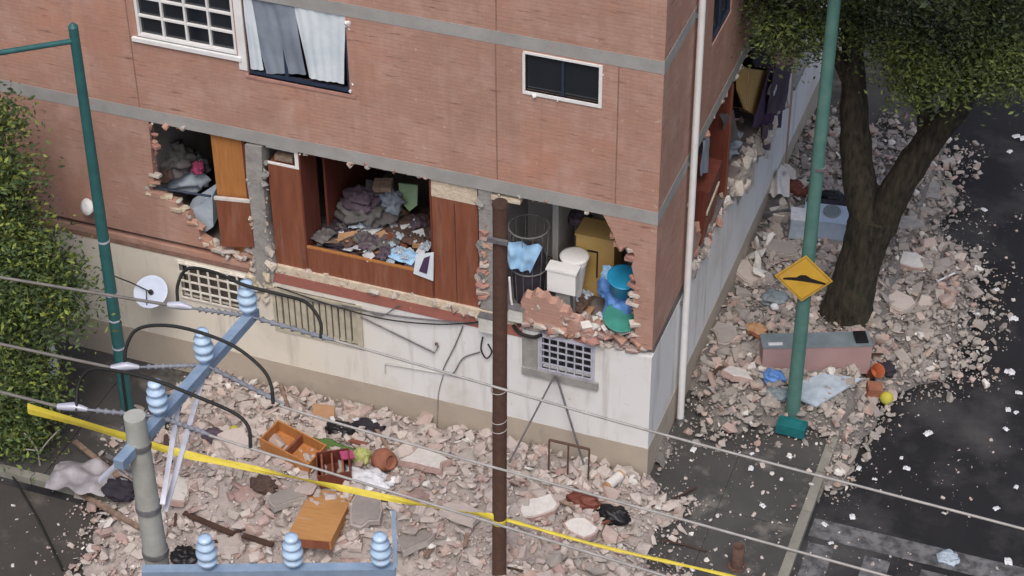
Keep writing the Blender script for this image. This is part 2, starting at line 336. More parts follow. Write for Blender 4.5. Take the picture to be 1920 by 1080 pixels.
def blob(c, sx, sy, sz, seed=0, rough=.25, fr=2.0, n=14, fold=0):
    """a crumpled soft heap: ridged noise gives folds"""
    m = MB(); c = Vector(c); vs = []; n = 40; k = 22; o1 = Vector((seed*3.7, seed*1.3, seed*.7))
    for j in range(k+1):
        th = math.pi*j/k
        for i in range(n):
            ph = 2*math.pi*i/n; d = Vector((math.sin(th)*math.cos(ph), math.sin(th)*math.sin(ph), math.cos(th)))
            w_ = d + .35*Vector((noise.noise(d*1.7+o1), noise.noise(d*1.7-o1), 0))
            a = noise.noise(w_*fr+o1)
            if fold: a += .4*(.5-abs(noise.noise(Vector((w_.x*1.2, w_.y*2.6, w_.z*.9))*fr+o1*2))*2.2) + .12*noise.noise(w_*fr*3.2-o1)
            q = d*(1 + rough*.75*a)
            vs.append(c + Vector((q.x*sx, q.y*sy, max(q.z, -.55)*sz)))
    m.add(vs, [(j*n+i, j*n+(i+1) % n, (j+1)*n+(i+1) % n, (j+1)*n+i) for j in range(k) for i in range(n)], True); return m

# ------------------------------------------------------------------ GROUND
KX = 2.79                   # kerb line of the side street
KY = -3.40                  # kerb line of the front street
RZ = -0.13                  # road level; pavement top is z = 0
def np_mesh(name, V, T, m, origin=(0, 0, 0), mats=None, midx=None, smooth=False):
    me = bpy.data.meshes.new(name); V = np.asarray(V, np.float32); T = np.asarray(T, np.int32)
    k = T.shape[1]
    me.vertices.add(len(V)); me.vertices.foreach_set('co', V.ravel())
    me.loops.add(T.size); me.loops.foreach_set('vertex_index', T.ravel())
    me.polygons.add(len(T)); me.polygons.foreach_set('loop_start', np.arange(0, T.size, k, dtype=np.int32))
    me.polygons.foreach_set('loop_total', np.full(len(T), k, np.int32))
    for q in (mats or [m]): me.materials.append(MT[q])
    if midx is not None: me.polygons.foreach_set('material_index', np.asarray(midx, np.int32))
    me.polygons.foreach_set('use_smooth', np.full(len(T), smooth))
    me.update(calc_edges=True); me.validate()
    o = bpy.data.objects.new(name, me); col.objects.link(o); place(o, Vector(origin), None)
    return o
road = MB().box(-150, 150, -150, 200, -.6, RZ).build('road', 'asphalt', kind='structure', origin=(0, 0, RZ))
dirt = MB().box(-150, 2.2, -40, KY-.16, RZ-.3, RZ+.005).build('front_street', 'asphaltdirty', kind='structure', origin=(0, 0, RZ))
# pavement bed with separate slabs along the side street
pave = MB().box(-60, KX-.17, KY+.17, 60, RZ-.2, -.02).build('sidewalk', 'sidewalk', kind='structure', origin=(0, 0, 0))
yy = KY+.18; k = 0
while yy < 20:
    L = 1.55 + rnd.uniform(-.1, .1)
    for (a, b) in ((.01, 1.29), (1.30, KX-.18)):
        dz = rnd.uniform(-.006, .004)
        MB().box(a, b, yy, yy+L-.012, -.05, dz).build('paving_slab', 'sidewalk', pave)
    yy += L
xx = -.0
while xx > -16:
    L = 1.6 + rnd.uniform(-.15, .15)
    for (a, b) in ((KY+.18, -1.72), (-1.71, -.01)):
        MB().box(xx-L+.012, xx, a, b, -.05, rnd.uniform(-.006, .004)).build('paving_slab', 'sidewalk', pave)
    xx -= L
kerb = thing('kerb', (KX, 0, RZ), 'x', 'x'); del kerb['label']; del kerb['category']; kerb['kind'] = 'structure'
yy = KY+.6
while yy < 30:
    L = .98
    j = rnd.uniform(-.012, .012)
    MB().box(KX-.165+j, KX+j, yy, yy+L, RZ-.1, .012+rnd.uniform(-.008, .008)).build('kerb_stone', 'kerb', kerb); yy += 1.0
xx = KX-.6
while xx > -30:
    j = rnd.uniform(-.012, .012)
    MB().box(xx-.98, xx, KY+j, KY+.165+j, RZ-.1, .012+rnd.uniform(-.008, .008)).build('kerb_stone', 'kerb', kerb); xx -= 1.0
MB().prism([(KX-.6, KY, RZ-.1), (KX, KY+.6, RZ-.1), (KX-.165, KY+.6, RZ-.1), (KX-.6, KY+.165, RZ-.1)], (0, 0, .23)).build('kerb_stone', 'kerb', kerb)
# worn crossing: a transverse line and bars
x = KX+.05
mk = thing('crosswalk', (KX, -1, RZ), 'x', 'x'); del mk['label']; del mk['category']; mk['kind'] = 'structure'
MB().box(x, x+7.5, -.22, .22, RZ+.002, RZ+.006).build('stop_line', 'roadpaint', mk)
for i in range(8):
    MB().box(x+.05+.92*i, x+.47+.92*i, -3.0, -.36, RZ+.002, RZ+.006).build('crossing_bar', 'roadpaint', mk)

# ------------------------------------------------------------------ RUBBLE HEIGHTS
def ground(x, y): return 0.0 if (x < KX and y > KY) else RZ
def sstep(a, b, x):
    t = min(1, max(0, (x-a)/(b-a))); return t*t*(3-2*t)
def cover(x, y):
    """0..1 how thickly debris lies at a spot"""
    c = 0
    if y < 1.0:
        n = noise.noise(Vector((x*.5, y*.5, 3)))*.5 + .35*noise.noise(Vector((x*2.1, y*2.1, 13)))
        left = sstep(-8.9+n, -7.6+n, x); right = 1-sstep(.1+n, 1.1+n, x)
        front = sstep(-5.6+n, -4.4+n, y)
        if y < -.01 or x > 0: c = max(c, left*right*front*(1-sstep(.0, .4, x)*sstep(-.5, .1, y)))
    if x > .0 and y > .6:
        n = noise.noise(Vector((x*.6, y*.6, 9)))*.7 + .45*noise.noise(Vector((x*2.3, y*2.3, 19)))
        a = sstep(1.3+n, 2.9+n, y)*(1-sstep(10.5+n, 12.5+n, y))
        if x <= KX: c = max(c, a)
        else:
            lim = 1.5*sstep(3.2, 4.8, y)*(1-sstep(7.6, 9.0, y)) + .35
            c = max(c, a*(1-sstep(lim*.45+n*.5, lim+.55+n*.6, x-KX)))
            c = max(c, .8*(1-sstep(.25, .55, x-KX))*sstep(.6, 1.2, y)*(1-sstep(3.0, 4.0, y)))
    return c
def mound(x, y):
    c = cover(x, y)
    if c <= 0: return 0
    n = .5+.5*noise.noise(Vector((x*.9, y*.9, 1.7))); n2 = noise.noise(Vector((x*2.6, y*2.6, 5)))
    if y < .6 and x < 1.2:
        h = .12+.42*math.exp(-((y+1.9)/1.35)**2)*sstep(-8.3, -6, x)*(1-sstep(-2.2, .6, x)) + .14*n
    else:
        h = (.16+.26*n)*(1 if x < KX else .55)
    return c*(h+.05*n2)
def surf(x, y): return ground(x, y)+mound(x, y)
def bed(name, x0, x1, y0, y1, st, m):
    nx = int((x1-x0)/st); ny = int((y1-y0)/st)
    V = []; T = []; ok = []
    for j in range(ny+1):
        for i in range(nx+1):
            x = x0+(x1-x0)*i/nx; y = y0+(y1-y0)*j/ny; h = mound(x, y)
            cv = cover(x, y); V.append((x, y, ground(x, y)+h*sstep(.4, .95, cv)-.03+.03*noise.noise(Vector((x*9, y*9, 0))))); ok.append(h > .005)
    for j in range(ny):
        for i in range(nx):
            q = (j*(nx+1)+i, j*(nx+1)+i+1, (j+1)*(nx+1)+i+1, (j+1)*(nx+1)+i)
            if any(ok[k] for k in q): T.append(q)
    o = np_mesh(name, V, T, m, smooth=True); o['kind'] = 'stuff'; return o
tg(bed('rubble_dust', -9.6, 1.3, -6.2, -.005, .09, 'rubbed'), 'fine pinkish dust and grit under the rubble below the front wall', 'dust')
tg(bed('rubble_dust', .005, 5.4, .4, 13.2, .09, 'rubbed_shaded'), 'fine grey dust and grit under the rubble along the side wall', 'dust')
# ------------------------------------------------------------------ BUILDING
BX0, BX1, BY1, ZT = -14.0, 0.0, 9.3, 11.6
Z1, ZB0, ZB1, ZC0, ZC1 = 2.85, 5.32, 5.56, 8.02, 8.24
bld = thing('apartment_building', (0, 0, 0), 'red brick apartment block with grey bands and one storey torn open', 'building')
def grid_wall(axis, a0, a1, z0, z1, holes, t0, t1, mb=None):
    """a wall of boxes round rectangular holes; axis 0: runs along x, axis 1: along y"""
    m = mb or MB()
    xs = sorted({a0, a1, *[h[0] for h in holes], *[h[1] for h in holes]}); zs = sorted({z0, z1, *[h[2] for h in holes], *[h[3] for h in holes]})
    for i in range(len(xs)-1):
        k = 0
        while k < len(zs)-1:
            free = lambda kk: not any(h[0] < (xs[i]+xs[i+1])/2 < h[1] and h[2] < (zs[kk]+zs[kk+1])/2 < h[3] for h in holes)
            if not free(k): k += 1; continue
            e = k
            while e+1 < len(zs)-1 and free(e+1): e += 1
            if axis == 0: m.box(xs[i], xs[i+1], t0, t1, zs[k], zs[e+1])
            else: m.box(t0, t1, xs[i], xs[i+1], zs[k], zs[e+1])
            k = e+1
    return m
T = .18
def fx(px, py): return F(px, py).x
# openings of the storey above
WA = (-8.68, -6.93, 6.93, 8.02); WB = (-6.76, -5.02, 6.62, 8.02); WC = (-2.13, -.98, 7.30, 7.95)
grid_wall(0, BX0, BX1, ZB1, ZC0, [WA, WB, WC], 0, T).build('front_wall', 'brick', bld, label='pinkish brick front wall of the storey above the damage')
grid_wall(0, BX0, BX1, ZC1, ZT, [WA[:2]+(8.9, 10.4), WB[:2]+(8.9, 10.4)], 0, T).build('front_wall', 'brick', bld)
SH = [(2.75, 3.9, 6.9, 8.02), (4.6, 6.2, 6.7, 8.02)]
grid_wall(1, T, BY1, ZB1, ZC0, SH, -T, -.0).build('side_wall', 'brick', bld)
grid_wall(1, T, BY1, ZC1, ZT, [], -T, -.0).build('side_wall', 'brick', bld)
for z0, z1, nm in ((ZB0, ZB1, 'lower'), (ZC0, ZC1, 'upper')):
    MB().box(BX0, BX1+.004, -.006, T, z0, z1).build('concrete_band', 'band', bld)
    MB().box(-T, .006, T+.002, BY1, z0, z1).build('concrete_band', 'band', bld)
MB().box(BX0, -T-.003, T+.003, BY1, ZB0+.02, ZB1-.02).build('floor_slab', 'interior', bld)
MB().box(BX0, -T-.003, T+.003, BY1, ZC0+.02, ZC1-.02).build('floor_slab', 'interior', bld)
MB().box(BX0, BX1, 0, BY1, ZT+.002, ZT+.2).build('roof', 'concrete', bld)
MB().box(BX0, BX1, BY1+.003, BY1+.2, 0, ZT).build('rear_wall', 'brick', bld)
MB().box(BX0-.2, BX0-.003, 0, BY1, 0, ZT).build('party_wall', 'brick', bld)
MB().box(BX0, -.003, .13, BY1, 2.70, 2.90).build('floor_slab', 'floortile', bld)
# ground storey: plaster above a beige plinth
L1 = (-8.46, -7.16, 1.76, 2.50); L2 = (-6.66, -5.16, 1.55, 2.43); L3 = (-1.86, -1.0, 1.98, 2.66)
grid_wall(0, BX0, BX1, .0, 2.69, [L1, L2, L3], 0, .16).build('lower_wall', 'plaster', bld, label='cream and white plastered lower wall')
grid_wall(1, .16, BY1, .0, 2.69, [], -.16, 0).build('lower_wall', 'plaster', bld, label='white plastered lower wall of the side street')
MB().box(BX0, .008, -.008, -.0005, .002, .74).build('plinth', 'plinth', bld)
MB().box(.0005, .008, 0, BY1, .002, .74).build('plinth', 'plinth', bld)
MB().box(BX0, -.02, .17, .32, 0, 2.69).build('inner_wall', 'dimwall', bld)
# the torn storey: what is left of the brickwork, outlines taken off the wall plane
def wallpiece(px, name='broken_wall', m='brick', y=0.0, t=.16, **k):
    pts = [F(a, b, y) for a, b in px]
    return MB().prism(pts, (0, t, 0)).build(name, m, bld, **k)
zl = F(80, 400)
left = [Vector((BX0, 0, ZB0)), Vector((-8.69, 0, ZB0)), F(289, 345)] + [F(a, b) for a, b in ((272, 352), (284, 362), (302, 364), (312, 376), (330, 380), (336, 392), (352, 400), (358, 418), (372, 428), (376, 446), (392, 456), (404, 466), (424, 468), (440, 478), (462, 474), (480, 482))]
left += [Vector((-6.98, 0, 2.92)), Vector((BX0, 0, 2.92))]
lw = MB().prism(left, (0, .16, 0)).build('broken_wall', 'brick', bld, label='brick wall with a jagged torn edge')
right = [F(a, b) for a, b in ((1130, 408), (1222, 424))] + [Vector((0, 0, ZB0)), Vector((0, 0, 2.86)), F(1192, 655), F(1190, 610), F(1186, 566), F(1192, 530), F(1184, 500), F(1190, 478), F(1176, 462), F(1160, 470), F(1150, 440)]
right[0].z = right[1].z = ZB0
rw = MB().prism(right, (0, .16, 0)).build('broken_wall', 'brick', bld, label='narrow brick pier left standing at the corner')
# side wall of the torn storey
side = [Vector((0, .16, ZB0)), Vector((0, 2.05, ZB0))] + [S(a, b) for a, b in ((1296, 330), (1292, 380), (1300, 420), (1316, 440), (1306, 470))] + [Vector((0, 2.2, 2.95)), Vector((0, .16, 2.86))]
sw = MB().prism(side, (-.16, 0, 0)).build('broken_wall', 'brick', bld)
MB().box(-.16, 0, 7.7, BY1, 2.90, ZB0).build('broken_wall', 'brick', bld)
# ledge: broken mortar above a red oxide band
MB().box(BX0, -6.95, -.012, .12, 2.70, 2.80).build('ledge', 'brick', bld)
MB().box(-6.70, -2.25, -.016, .12, 2.56+.132, 2.745).build('ledge', 'redband', bld)
MB().box(BX0, -6.96, -.012, -.0005, 2.60, 2.69).build('ledge_shade', 'joint_and_shade', bld)  # brown strip colours in the thin shadow below the ledge
MB().box(-6.95, -2.2, -.012, -.0005, 2.53, 2.69).build('red_band', 'redband', bld, label='red oxide painted band along the ledge')
# frayed mortar lip: lumps along the ledge
def hullchunk(seed, sx, sy, sz, n=12, flat=1.0):
    import bmesh
    r = random.Random(seed); bm = bmesh.new()
    for i in range(n):
        d = Vector((r.gauss(0, 1), r.gauss(0, 1), r.gauss(0, 1))).normalized()
        mx = max(abs(d.x), abs(d.y), abs(d.z)); d = d.lerp(d/mx, .75)*r.uniform(.85, 1.05)
        bm.verts.new((d.x*sx/2, d.y*sy/2, d.z*sz/2))
    bmesh.ops.convex_hull(bm, input=bm.verts)
    for v in [v for v in bm.verts if not v.link_faces]: bm.verts.remove(v)
    me = bpy.data.meshes.new('chunk'); bm.to_mesh(me); bm.free(); return me
def brickmesh(seed, L=.24, broken=True):
    import bmesh
    r = random.Random(seed); bm = bmesh.new(); W, H = .12, .062
    pts = []
    for y in (-W/2, W/2):
        for z in (-H/2, H/2):
            pts.append((-L/2+r.uniform(0, .008), y+r.uniform(-.006, .006), z))
            pts.append((L/2-(r.uniform(0, .5)*L if broken else r.uniform(0, .01)), y+r.uniform(-.006, .006), z))
    if broken: pts.append((L*r.uniform(.2, .45), r.uniform(-.03, .03), 0))
    for p in pts: bm.verts.new(p)
    bmesh.ops.convex_hull(bm, input=bm.verts)
    for v in [v for v in bm.verts if not v.link_faces]: bm.verts.remove(v)
    me = bpy.data.meshes.new('brick'); bm.to_mesh(me); bm.free(); return me
TPL = {}
def tpl(kind, m, i):
    key = (kind, m, i)
    if key not in TPL:
        if kind == 'brick': me = brickmesh(i*7+1)
        elif kind == 'whole': me = brickmesh(i*5+2, broken=False)
        elif kind == 'slab': me = hullchunk(i*3+5, 1, .72, .22, 14)
        else: me = hullchunk(i*11+3, 1, .8, .62, 17)
        me.materials.append(MT[m]); TPL[key] = me
    return TPL[key]
def inst(name, me, loc, rot, sc=1, parent=None):
    o = bpy.data.objects.new(name, me); col.objects.link(o); place(o, Vector(loc), parent)
    o.rotation_euler = rot; o.scale = (sc, sc, sc) if not isinstance(sc, tuple) else sc; return o
def edge_lumps(pl, step, size, mats, parent, name, y=.07, kinds=('lump',), ax=1, jit=.03):
    for a, b in zip(pl[:-1], pl[1:]):
        a = Vector(a); b = Vector(b); n = max(1, int((b-a).length/step))
        for i in range(n):
            p = a.lerp(b, (i+rnd.random())/n); s = size*(.45+1.5*rnd.random()**2.2)
            p += Vector((rnd.uniform(-jit, jit), y+rnd.uniform(-.05, .05), rnd.uniform(-jit, jit))) if ax == 1 else Vector((y+rnd.uniform(-.05, .05), rnd.uniform(-jit, jit), rnd.uniform(-jit, jit)))
            kd = rnd.choice(kinds)
            if kd in ('brick', 'whole'):
                inst(name, tpl(kd, rnd.choice(mats), rnd.randrange(6)), p, (rnd.gauss(0, .12), rnd.gauss(0, .12), rnd.gauss(0, .3)+(0 if ax == 1 else 1.57)), rnd.uniform(.85, 1), parent)
            else:
                inst(name, tpl('lump', rnd.choice(mats), rnd.randrange(8)), p, (rnd.random()*6, rnd.random()*6, rnd.random()*6), s, parent)
# toothed edges
edge_lumps(left[2:-2], .13, .11, ['brickpiece', 'mortar', 'mortarwarm'], lw, 'brick', y=.05, kinds=('whole', 'brick', 'lump'), jit=.05)
edge_lumps(left[2:-2], .10, .10, ['mortar', 'mortarwarm'], lw, 'mortar_lump', y=.03, jit=.05)
edge_lumps(right[4:], .11, .10, ['brickpiece', 'brickpiece', 'mortar'], rw, 'brick', y=.06, kinds=('whole', 'brick', 'lump'))
edge_lumps(side[1:-1], .14, .10, ['brickpiece', 'mortar'], sw, 'brick', y=-.07, kinds=('whole', 'lump'), ax=0)
lip = MB().box(-6.66, -2.3, -.01, .16, 2.7455, 2.90).build('mortar_lip', 'mortarwarm', bld)
edge_lumps([(-6.95, 0, 2.84), (-4.5, 0, 2.84), (-2.3, 0, 2.80)], .075, .11, ['mortar', 'mortarwarm', 'mortar'], lip, 'mortar_lump', y=.02, jit=.05)
edge_lumps([(-3.4, 0, 2.78), (-2.5, 0, 2.72)], .05, .13, ['mortar', 'rub_brick'], lip, 'mortar_lump', y=.0, jit=.06)
# cracked column between the two left rooms, with a flare of broken plaster at its foot
colpx = [(459, 272), (490, 276), (492, 330), (497, 385), (500, 430), (510, 468), (516, 500), (512, 530), (494, 540), (478, 520), (474, 480), (470, 430), (468, 380), (462, 330)]
cp = [F(a, b, -.03) for a, b in colpx]
cl = MB().prism(cp, (0, .28, 0)).build('column', 'concrete', bld, label='cracked grey concrete column with broken cream foot')
edge_lumps([F(474, 470), F(480, 560)], .05, .12, ['mortarwarm', 'mortar'], cl, 'mortar_lump', y=-.03, jit=.06)
edge_lumps([F(508, 470), F(500, 560)], .05, .13, ['mortarwarm', 'mortar'], cl, 'mortar_lump', y=-.03, jit=.06)
edge_lumps([F(420, 476), F(478, 490)], .04, .12, ['mortarwarm', 'mortar'], cl, 'mortar_lump', y=.03, jit=.04)
# the two columns beside the right rooms
MB().box(-2.93, -2.70, .02, .25, 2.91, ZB0).build('column', 'concrete', bld)
MB().prism([F(921, 374), F(975, 384), F(975, 378), F(921, 366)], (0, .2, 0)).build('plaster_patch', 'mortarwarm', bld)
edge_lumps([F(912, 420), F(908, 560)], .09, .14, ['brickpiece', 'mortar', 'rub_brick'], bld, 'brick', y=.02, kinds=('lump', 'brick'))
# rooms
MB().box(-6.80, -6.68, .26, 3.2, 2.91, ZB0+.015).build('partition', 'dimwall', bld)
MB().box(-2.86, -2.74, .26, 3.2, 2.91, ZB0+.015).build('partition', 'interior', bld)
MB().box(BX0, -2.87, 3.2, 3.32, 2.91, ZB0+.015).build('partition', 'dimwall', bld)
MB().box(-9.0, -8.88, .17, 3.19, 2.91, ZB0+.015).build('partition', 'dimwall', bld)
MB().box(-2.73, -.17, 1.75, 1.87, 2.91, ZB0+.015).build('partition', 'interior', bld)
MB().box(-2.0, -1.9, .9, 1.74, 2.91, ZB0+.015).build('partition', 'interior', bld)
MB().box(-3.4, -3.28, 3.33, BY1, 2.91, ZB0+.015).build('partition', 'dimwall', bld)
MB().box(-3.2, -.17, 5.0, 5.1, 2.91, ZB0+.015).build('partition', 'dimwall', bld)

# --- windows of the storey above
def window_grid(h, nx, nz, fm='white', depth=.06):
    x0, x1, z0, z1 = h; w = MB(); fr = .05
    w.box(x0, x1, depth-.04, depth+.03, z0, z0+fr); w.box(x0, x1, depth-.04, depth+.03, z1-fr, z1)
    w.box(x0, x0+fr, depth-.04, depth+.03, z0+fr, z1-fr); w.box(x1-fr, x1, depth-.04, depth+.03, z0+fr, z1-fr)
    fo = w.build('window_frame', fm, bld)
    for i in range(1, nx):
        x = x0+fr+(x1-x0-2*fr)*i/nx; MB().box(x-.017, x+.017, depth-.03, depth+.02, z0+fr, z1-fr).build('glazing_bar', fm, fo)
    for j in range(1, nz):
        z = z0+fr+(z1-z0-2*fr)*j/nz; MB().box(x0+fr, x1-fr, depth-.027, depth+.017, z-.017, z+.017).build('glazing_bar', fm, fo)
    for i in range(nx):
        for j in range(nz):
            a = x0+fr+(x1-x0-2*fr)*i/nx; b = x0+fr+(x1-x0-2*fr)*(i+1)/nx; c = z0+fr+(z1-z0-2*fr)*j/nz; d = z0+fr+(z1-z0-2*fr)*(j+1)/nz
            MB().box(a, b, depth+.022, depth+.028, c, d).build('pane', 'glass', fo)
    return fo
wa = window_grid(WA, 4, 3); wa['label'] = 'white window of small square panes'
sa = MB().box(WA[0]-.08, WA[1]+.08, -.05, .06, WA[2]-.07, WA[2]).build('sill', 'white', wa)
# blue framed window with two curtains
x0, x1, z0, z1 = WB
w = MB(); w.box(x0, x1, .04, .1, z0, z0+.05); w.box(x0, x0+.05, .04, .1, z0+.05, z1); w.box(x1-.05, x1, .04, .1, z0+.05, z1); w.box(x0+.62, x0+.68, .04, .1, z0+.05, z1)
wb = w.build('window_frame', 'bluemetal', bld)
MB().box(x0, x1, .35, .37, z0, z1).build('unlit_room_panel', 'darkcloth', wb)  # dark panel colours in the unlit room behind the curtains
def curtain(px, m, y, amp, nf):
    a, b, c, d = [F(*p, y) for p in px]
    def fn(u, v):
        p = a.lerp(b, u).lerp(d.lerp(c, u), v); p.y = y + amp*.5*math.sin(u*nf*6.28+v*1.5+2*noise.noise(Vector((u*3, v*2, nf))))+amp*1.6*noise.noise(Vector((u*2.5, v*1.5, nf*3.1))); return p
    return MB().sheet(None, 24, 8, fn)
curtain([(458, -8), (548, -8), (574, 140), (500, 138)], 'c', .03, .02, 4).build('curtain', 'curtaingrey', wb, label='grey curtain')
curtain([(545, -8), (648, 12), (645, 158), (580, 146)], 'c', .02, .02, 5).build('curtain', 'curtainwhite', wb, label='white curtain')
curtain([(455, -8), (470, -8), (494, 132), (470, 130)], 'c', .025, .01, 2).build('curtain', 'curtainwhite', wb)
MB().box(-6.93+.03, -6.76-.003, -.02, .05, 6.7, 8.01).build('plaster_reveal', 'white', wb)
MB().box(WB[0]-.05, WB[1]+.1, -.02, .06, WB[2]-.05, WB[2]).build('sill', 'brickpiece', wb)
edge_lumps([(WB[1]+.03, 0, 6.6), (WB[1]+.03, 0, 6.85)], .05, .12, ['white'], wb, 'plaster_lump', y=0, jit=.03)
edge_lumps([(WB[1]+.03, 0, 7.7), (WB[1]+.03, 0, 7.95)], .06, .08, ['white'], wb, 'plaster_lump', y=0, jit=.02)
# small bathroom window with ragged white plaster round it
x0, x1, z0, z1 = WC
fo = MB(); 
for q in ((x0-.04, x1+.05, z0-.05, z0), (x0-.03, x1+.05, z1, z1+.035), (x0-.04, x0, z0, z1), (x1, x1+.05, z0, z1)): fo.box(q[0], q[1], -.022, .05, q[2], q[3])
wc = fo.build('window_frame', 'white', bld, label='small dark window with ragged white surround')
MB().box(x0, x1, .055, .06, z0, z1).build('pane', 'glass', wc); MB().box((x0+x1)/2-.02, (x0+x1)/2+.02, .03, .0545, z0, z1).build('glazing_bar', 'bluemetal', wc)
edge_lumps([(x0-.05, 0, z0-.03), (x1+.05, 0, z0-.04), (x1+.05, 0, z1+.02)], .3, .07, ['white'], wc, 'plaster_lump', y=0, jit=.02)
for (a, b, c, d) in SH:
    f2 = MB(); f2.box(-.06, -.02, a, a+.06, c, d); f2.box(-.06, -.02, b-.06, b, c, d); f2.box(-.06, -.02, a+.06, b-.06, c, c+.06); f2.box(-.06, -.02, (a+b)/2-.03, (a+b)/2+.03, c+.06, d)
    f2 = f2.build('window_frame', 'bluemetal', bld); MB().box(-.068, -.062, a, b, c, d).build('pane', 'glass', f2)
# --- windows of the ground storey
def grille(h, nx, nz, mg, y=-.03, r=.014):
    x0, x1, z0, z1 = h
    fo = MB(); 
    for q in ((x0-.05, x1+.05, z0-.05, z0), (x0-.05, x1+.05, z1, z1+.04), (x0-.05, x0, z0, z1), (x1, x1+.05, z0, z1)): fo.box(q[0], q[1], -.02, .03, q[2], q[3])
    fo = fo.build('window_frame', mg, bld)
    MB().box(x0, x1, .1, .106, z0, z1).build('pane', 'glass', fo)
    for i in range(nx+1):
        x = x0+(x1-x0)*i/nx; MB().box(x-r, x+r, y-r, y+r, z0, z1).build('grille_bar', mg, fo)
    for j in range(nz+1):
        z = z0+(z1-z0)*j/nz; MB().box(x0, x1, y-r+.002, y+r-.002, z-r, z+r).build('grille_bar', mg, fo)
    return fo
g1 = grille(L1, 7, 4, 'grille'); g1['label'] = 'window behind a cream square grille'
MB().box(L1[0]+.05, L1[1], .085, .095, L1[2], L1[3]).build('shutter', 'shutter', g1)
g3 = grille(L3, 6, 5, 'lightsteel', r=.011); g3['label'] = 'small window behind a pale square grille'
MB().box(-2.2, -1.93, -.016, .03, 1.86, 2.62).build('steel_plate', 'concrete', g3)
MB().box(-2.2, -.88, -.05, -.001, 1.78, 1.93).build('sill', 'concrete', g3)
# slatted window
x0, x1, z0, z1 = L2
fo = MB(); 
for q in ((x0-.05, x1+.1, z0-.07, z0), (x1, x1+.1, z0, z1), (x0-.05, x0, z0, z1)): fo.box(q[0], q[1], -.025, .03, q[2], q[3])
g2 = fo.build('window_frame', 'slatcream', bld, label='wide window closed by cream vertical slats')
MB().box(x0, x1, .1, .11, z0, z1).build('pane', 'dimwall', g2)
n = 13
for i in range(n):
    x = x0+(x1-x0)*(i+.5)/n; MB().box(x-.045, x+.04, .0+.02*rnd.random(), .06, z0, z1-.1*rnd.random()).build('slat', 'slatcream', g2)
MB().box(x0, x1, .0-.012, .07, z1-.14, z1-.04).build('slat_rail', 'slatcream', g2)

# cable and pipe runs fixed to the wall
def wallcable(px, r, m, name, lab, cat, y=-.02):
    return tg(MB().tube(bez([F(a, b, y) for a, b in px], 5), r, 6).build(name, m), lab, cat)
# drain lines on the upper wall
for px, z0, z1 in ((930, ZC1+.01, ZT), (930, ZB1+.01, ZC0-.01), (1160, ZB1+.01, ZC0-.01), (255, ZB1+.01, ZC0-.01)):
    x = F(px, 150 if z0 < ZC0 else 10).x
    MB().box(x-.01, x+.01, -.003, -.0005, z0, z1).build('control_joint', 'joint_and_shade', bld)

# ragged brick and mortar hanging under the band and along the torn sides
for pl, st, nm in (([(-8.7, 0, 5.31), (-7.7, 0, 5.31)], .16, 'mortar_lump'), ([(-6.1, 0, 5.31), (-3.7, 0, 5.31)], .14, 'mortar_lump'), ([(-2.6, 0, 5.31), (-1.0, 0, 5.3)], .1, 'mortar_lump')):
    edge_lumps(pl, st, .09, ['mortar', 'rub_grey', 'brickpiece'], bld, nm, y=.04, jit=.03)
edge_lumps([F(283, 240, 0), F(289, 345, 0)], .12, .09, ['brickpiece', 'mortar'], lw, 'brick', y=.07, kinds=('whole', 'lump'))
edge_lumps([(-2.92, 0, 3.0), (-2.9, 0, 5.2)], .12, .12, ['mortar', 'rub_grey', 'concrete'], bld, 'mortar_lump', y=.03, jit=.04)
edge_lumps([F(463, 300, -.03), F(470, 430, -.03), F(476, 520, -.03)], .1, .1, ['concrete', 'rub_grey', 'mortarwarm'], cl, 'mortar_lump', y=.03, jit=.03)
edge_lumps([F(492, 300, -.03), F(498, 430, -.03), F(514, 500, -.03)], .1, .1, ['concrete', 'rub_grey', 'mortarwarm'], cl, 'mortar_lump', y=.03, jit=.03)

# the torn side: broken plaster, hanging mortar and wreckage along the sill
edge_lumps([(0, 2.0, 5.3), (0, 7.6, 5.3)], .13, .12, ['mortar', 'brickpiece', 'rub_grey'], bld, 'mortar_lump', y=-.06, ax=0, jit=.05)
edge_lumps([(0, 7.66, 3.0), (0, 7.6, 5.2)], .1, .16, ['brickpiece', 'mortar', 'rub_grey'], bld, 'brick', y=-.07, ax=0, kinds=('whole', 'lump'), jit=.08)
edge_lumps([(.02, 4.6, 2.74), (.04, 8.4, 2.66)], .035, .22, ['rub_pale', 'mortar', 'rub_grey', 'rub_dustgrey_shaded'], bld, 'mortar_lump', y=.0, ax=0, jit=.1)
edge_lumps([(.02, 2.3, 2.76), (.02, 4.6, 2.74)], .06, .16, ['mortar', 'brickpiece', 'rub_grey'], bld, 'mortar_lump', y=-.02, ax=0, jit=.06)
for k, (y0_, y1_, zz_) in enumerate(((5.2, 5.75, 2.2), (5.9, 6.5, 1.95), (6.55, 7.25, 2.3), (7.3, 8.1, 1.8))):
    r6 = random.Random(k); n6 = 7
    pts6 = [Vector((.012, y0_, 2.7))] + [Vector((.012, y0_+(y1_-y0_)*(i+.5)/n6+r6.uniform(-.03, .03), zz_+r6.uniform(-.18, .22))) for i in range(n6)] + [Vector((.012, y1_, 2.7))]
    MB().prism(pts6, (.02, 0, 0)).build('loose_render', ['rub_grey', 'mortar', 'rub_dustgrey_shaded', 'rub_pale'][k], bld)
# ------------------------------------------------------------------ PERIMETER WALL BEYOND
pw = thing('boundary_wall', (-.1, 9.6, 0), 'low white boundary wall running on past the wrecked block', 'wall')
MB().box(-.2, -.004, 9.56, 24, .0, 2.0).build('wall', 'plaster', pw)
MB().box(-.0035, .006, 9.56, 24, .002, .7).build('plinth', 'plinth', pw)
MB().box(-.23, .03, 9.56, 24, 2.003, 2.08).build('coping', 'concrete', pw)

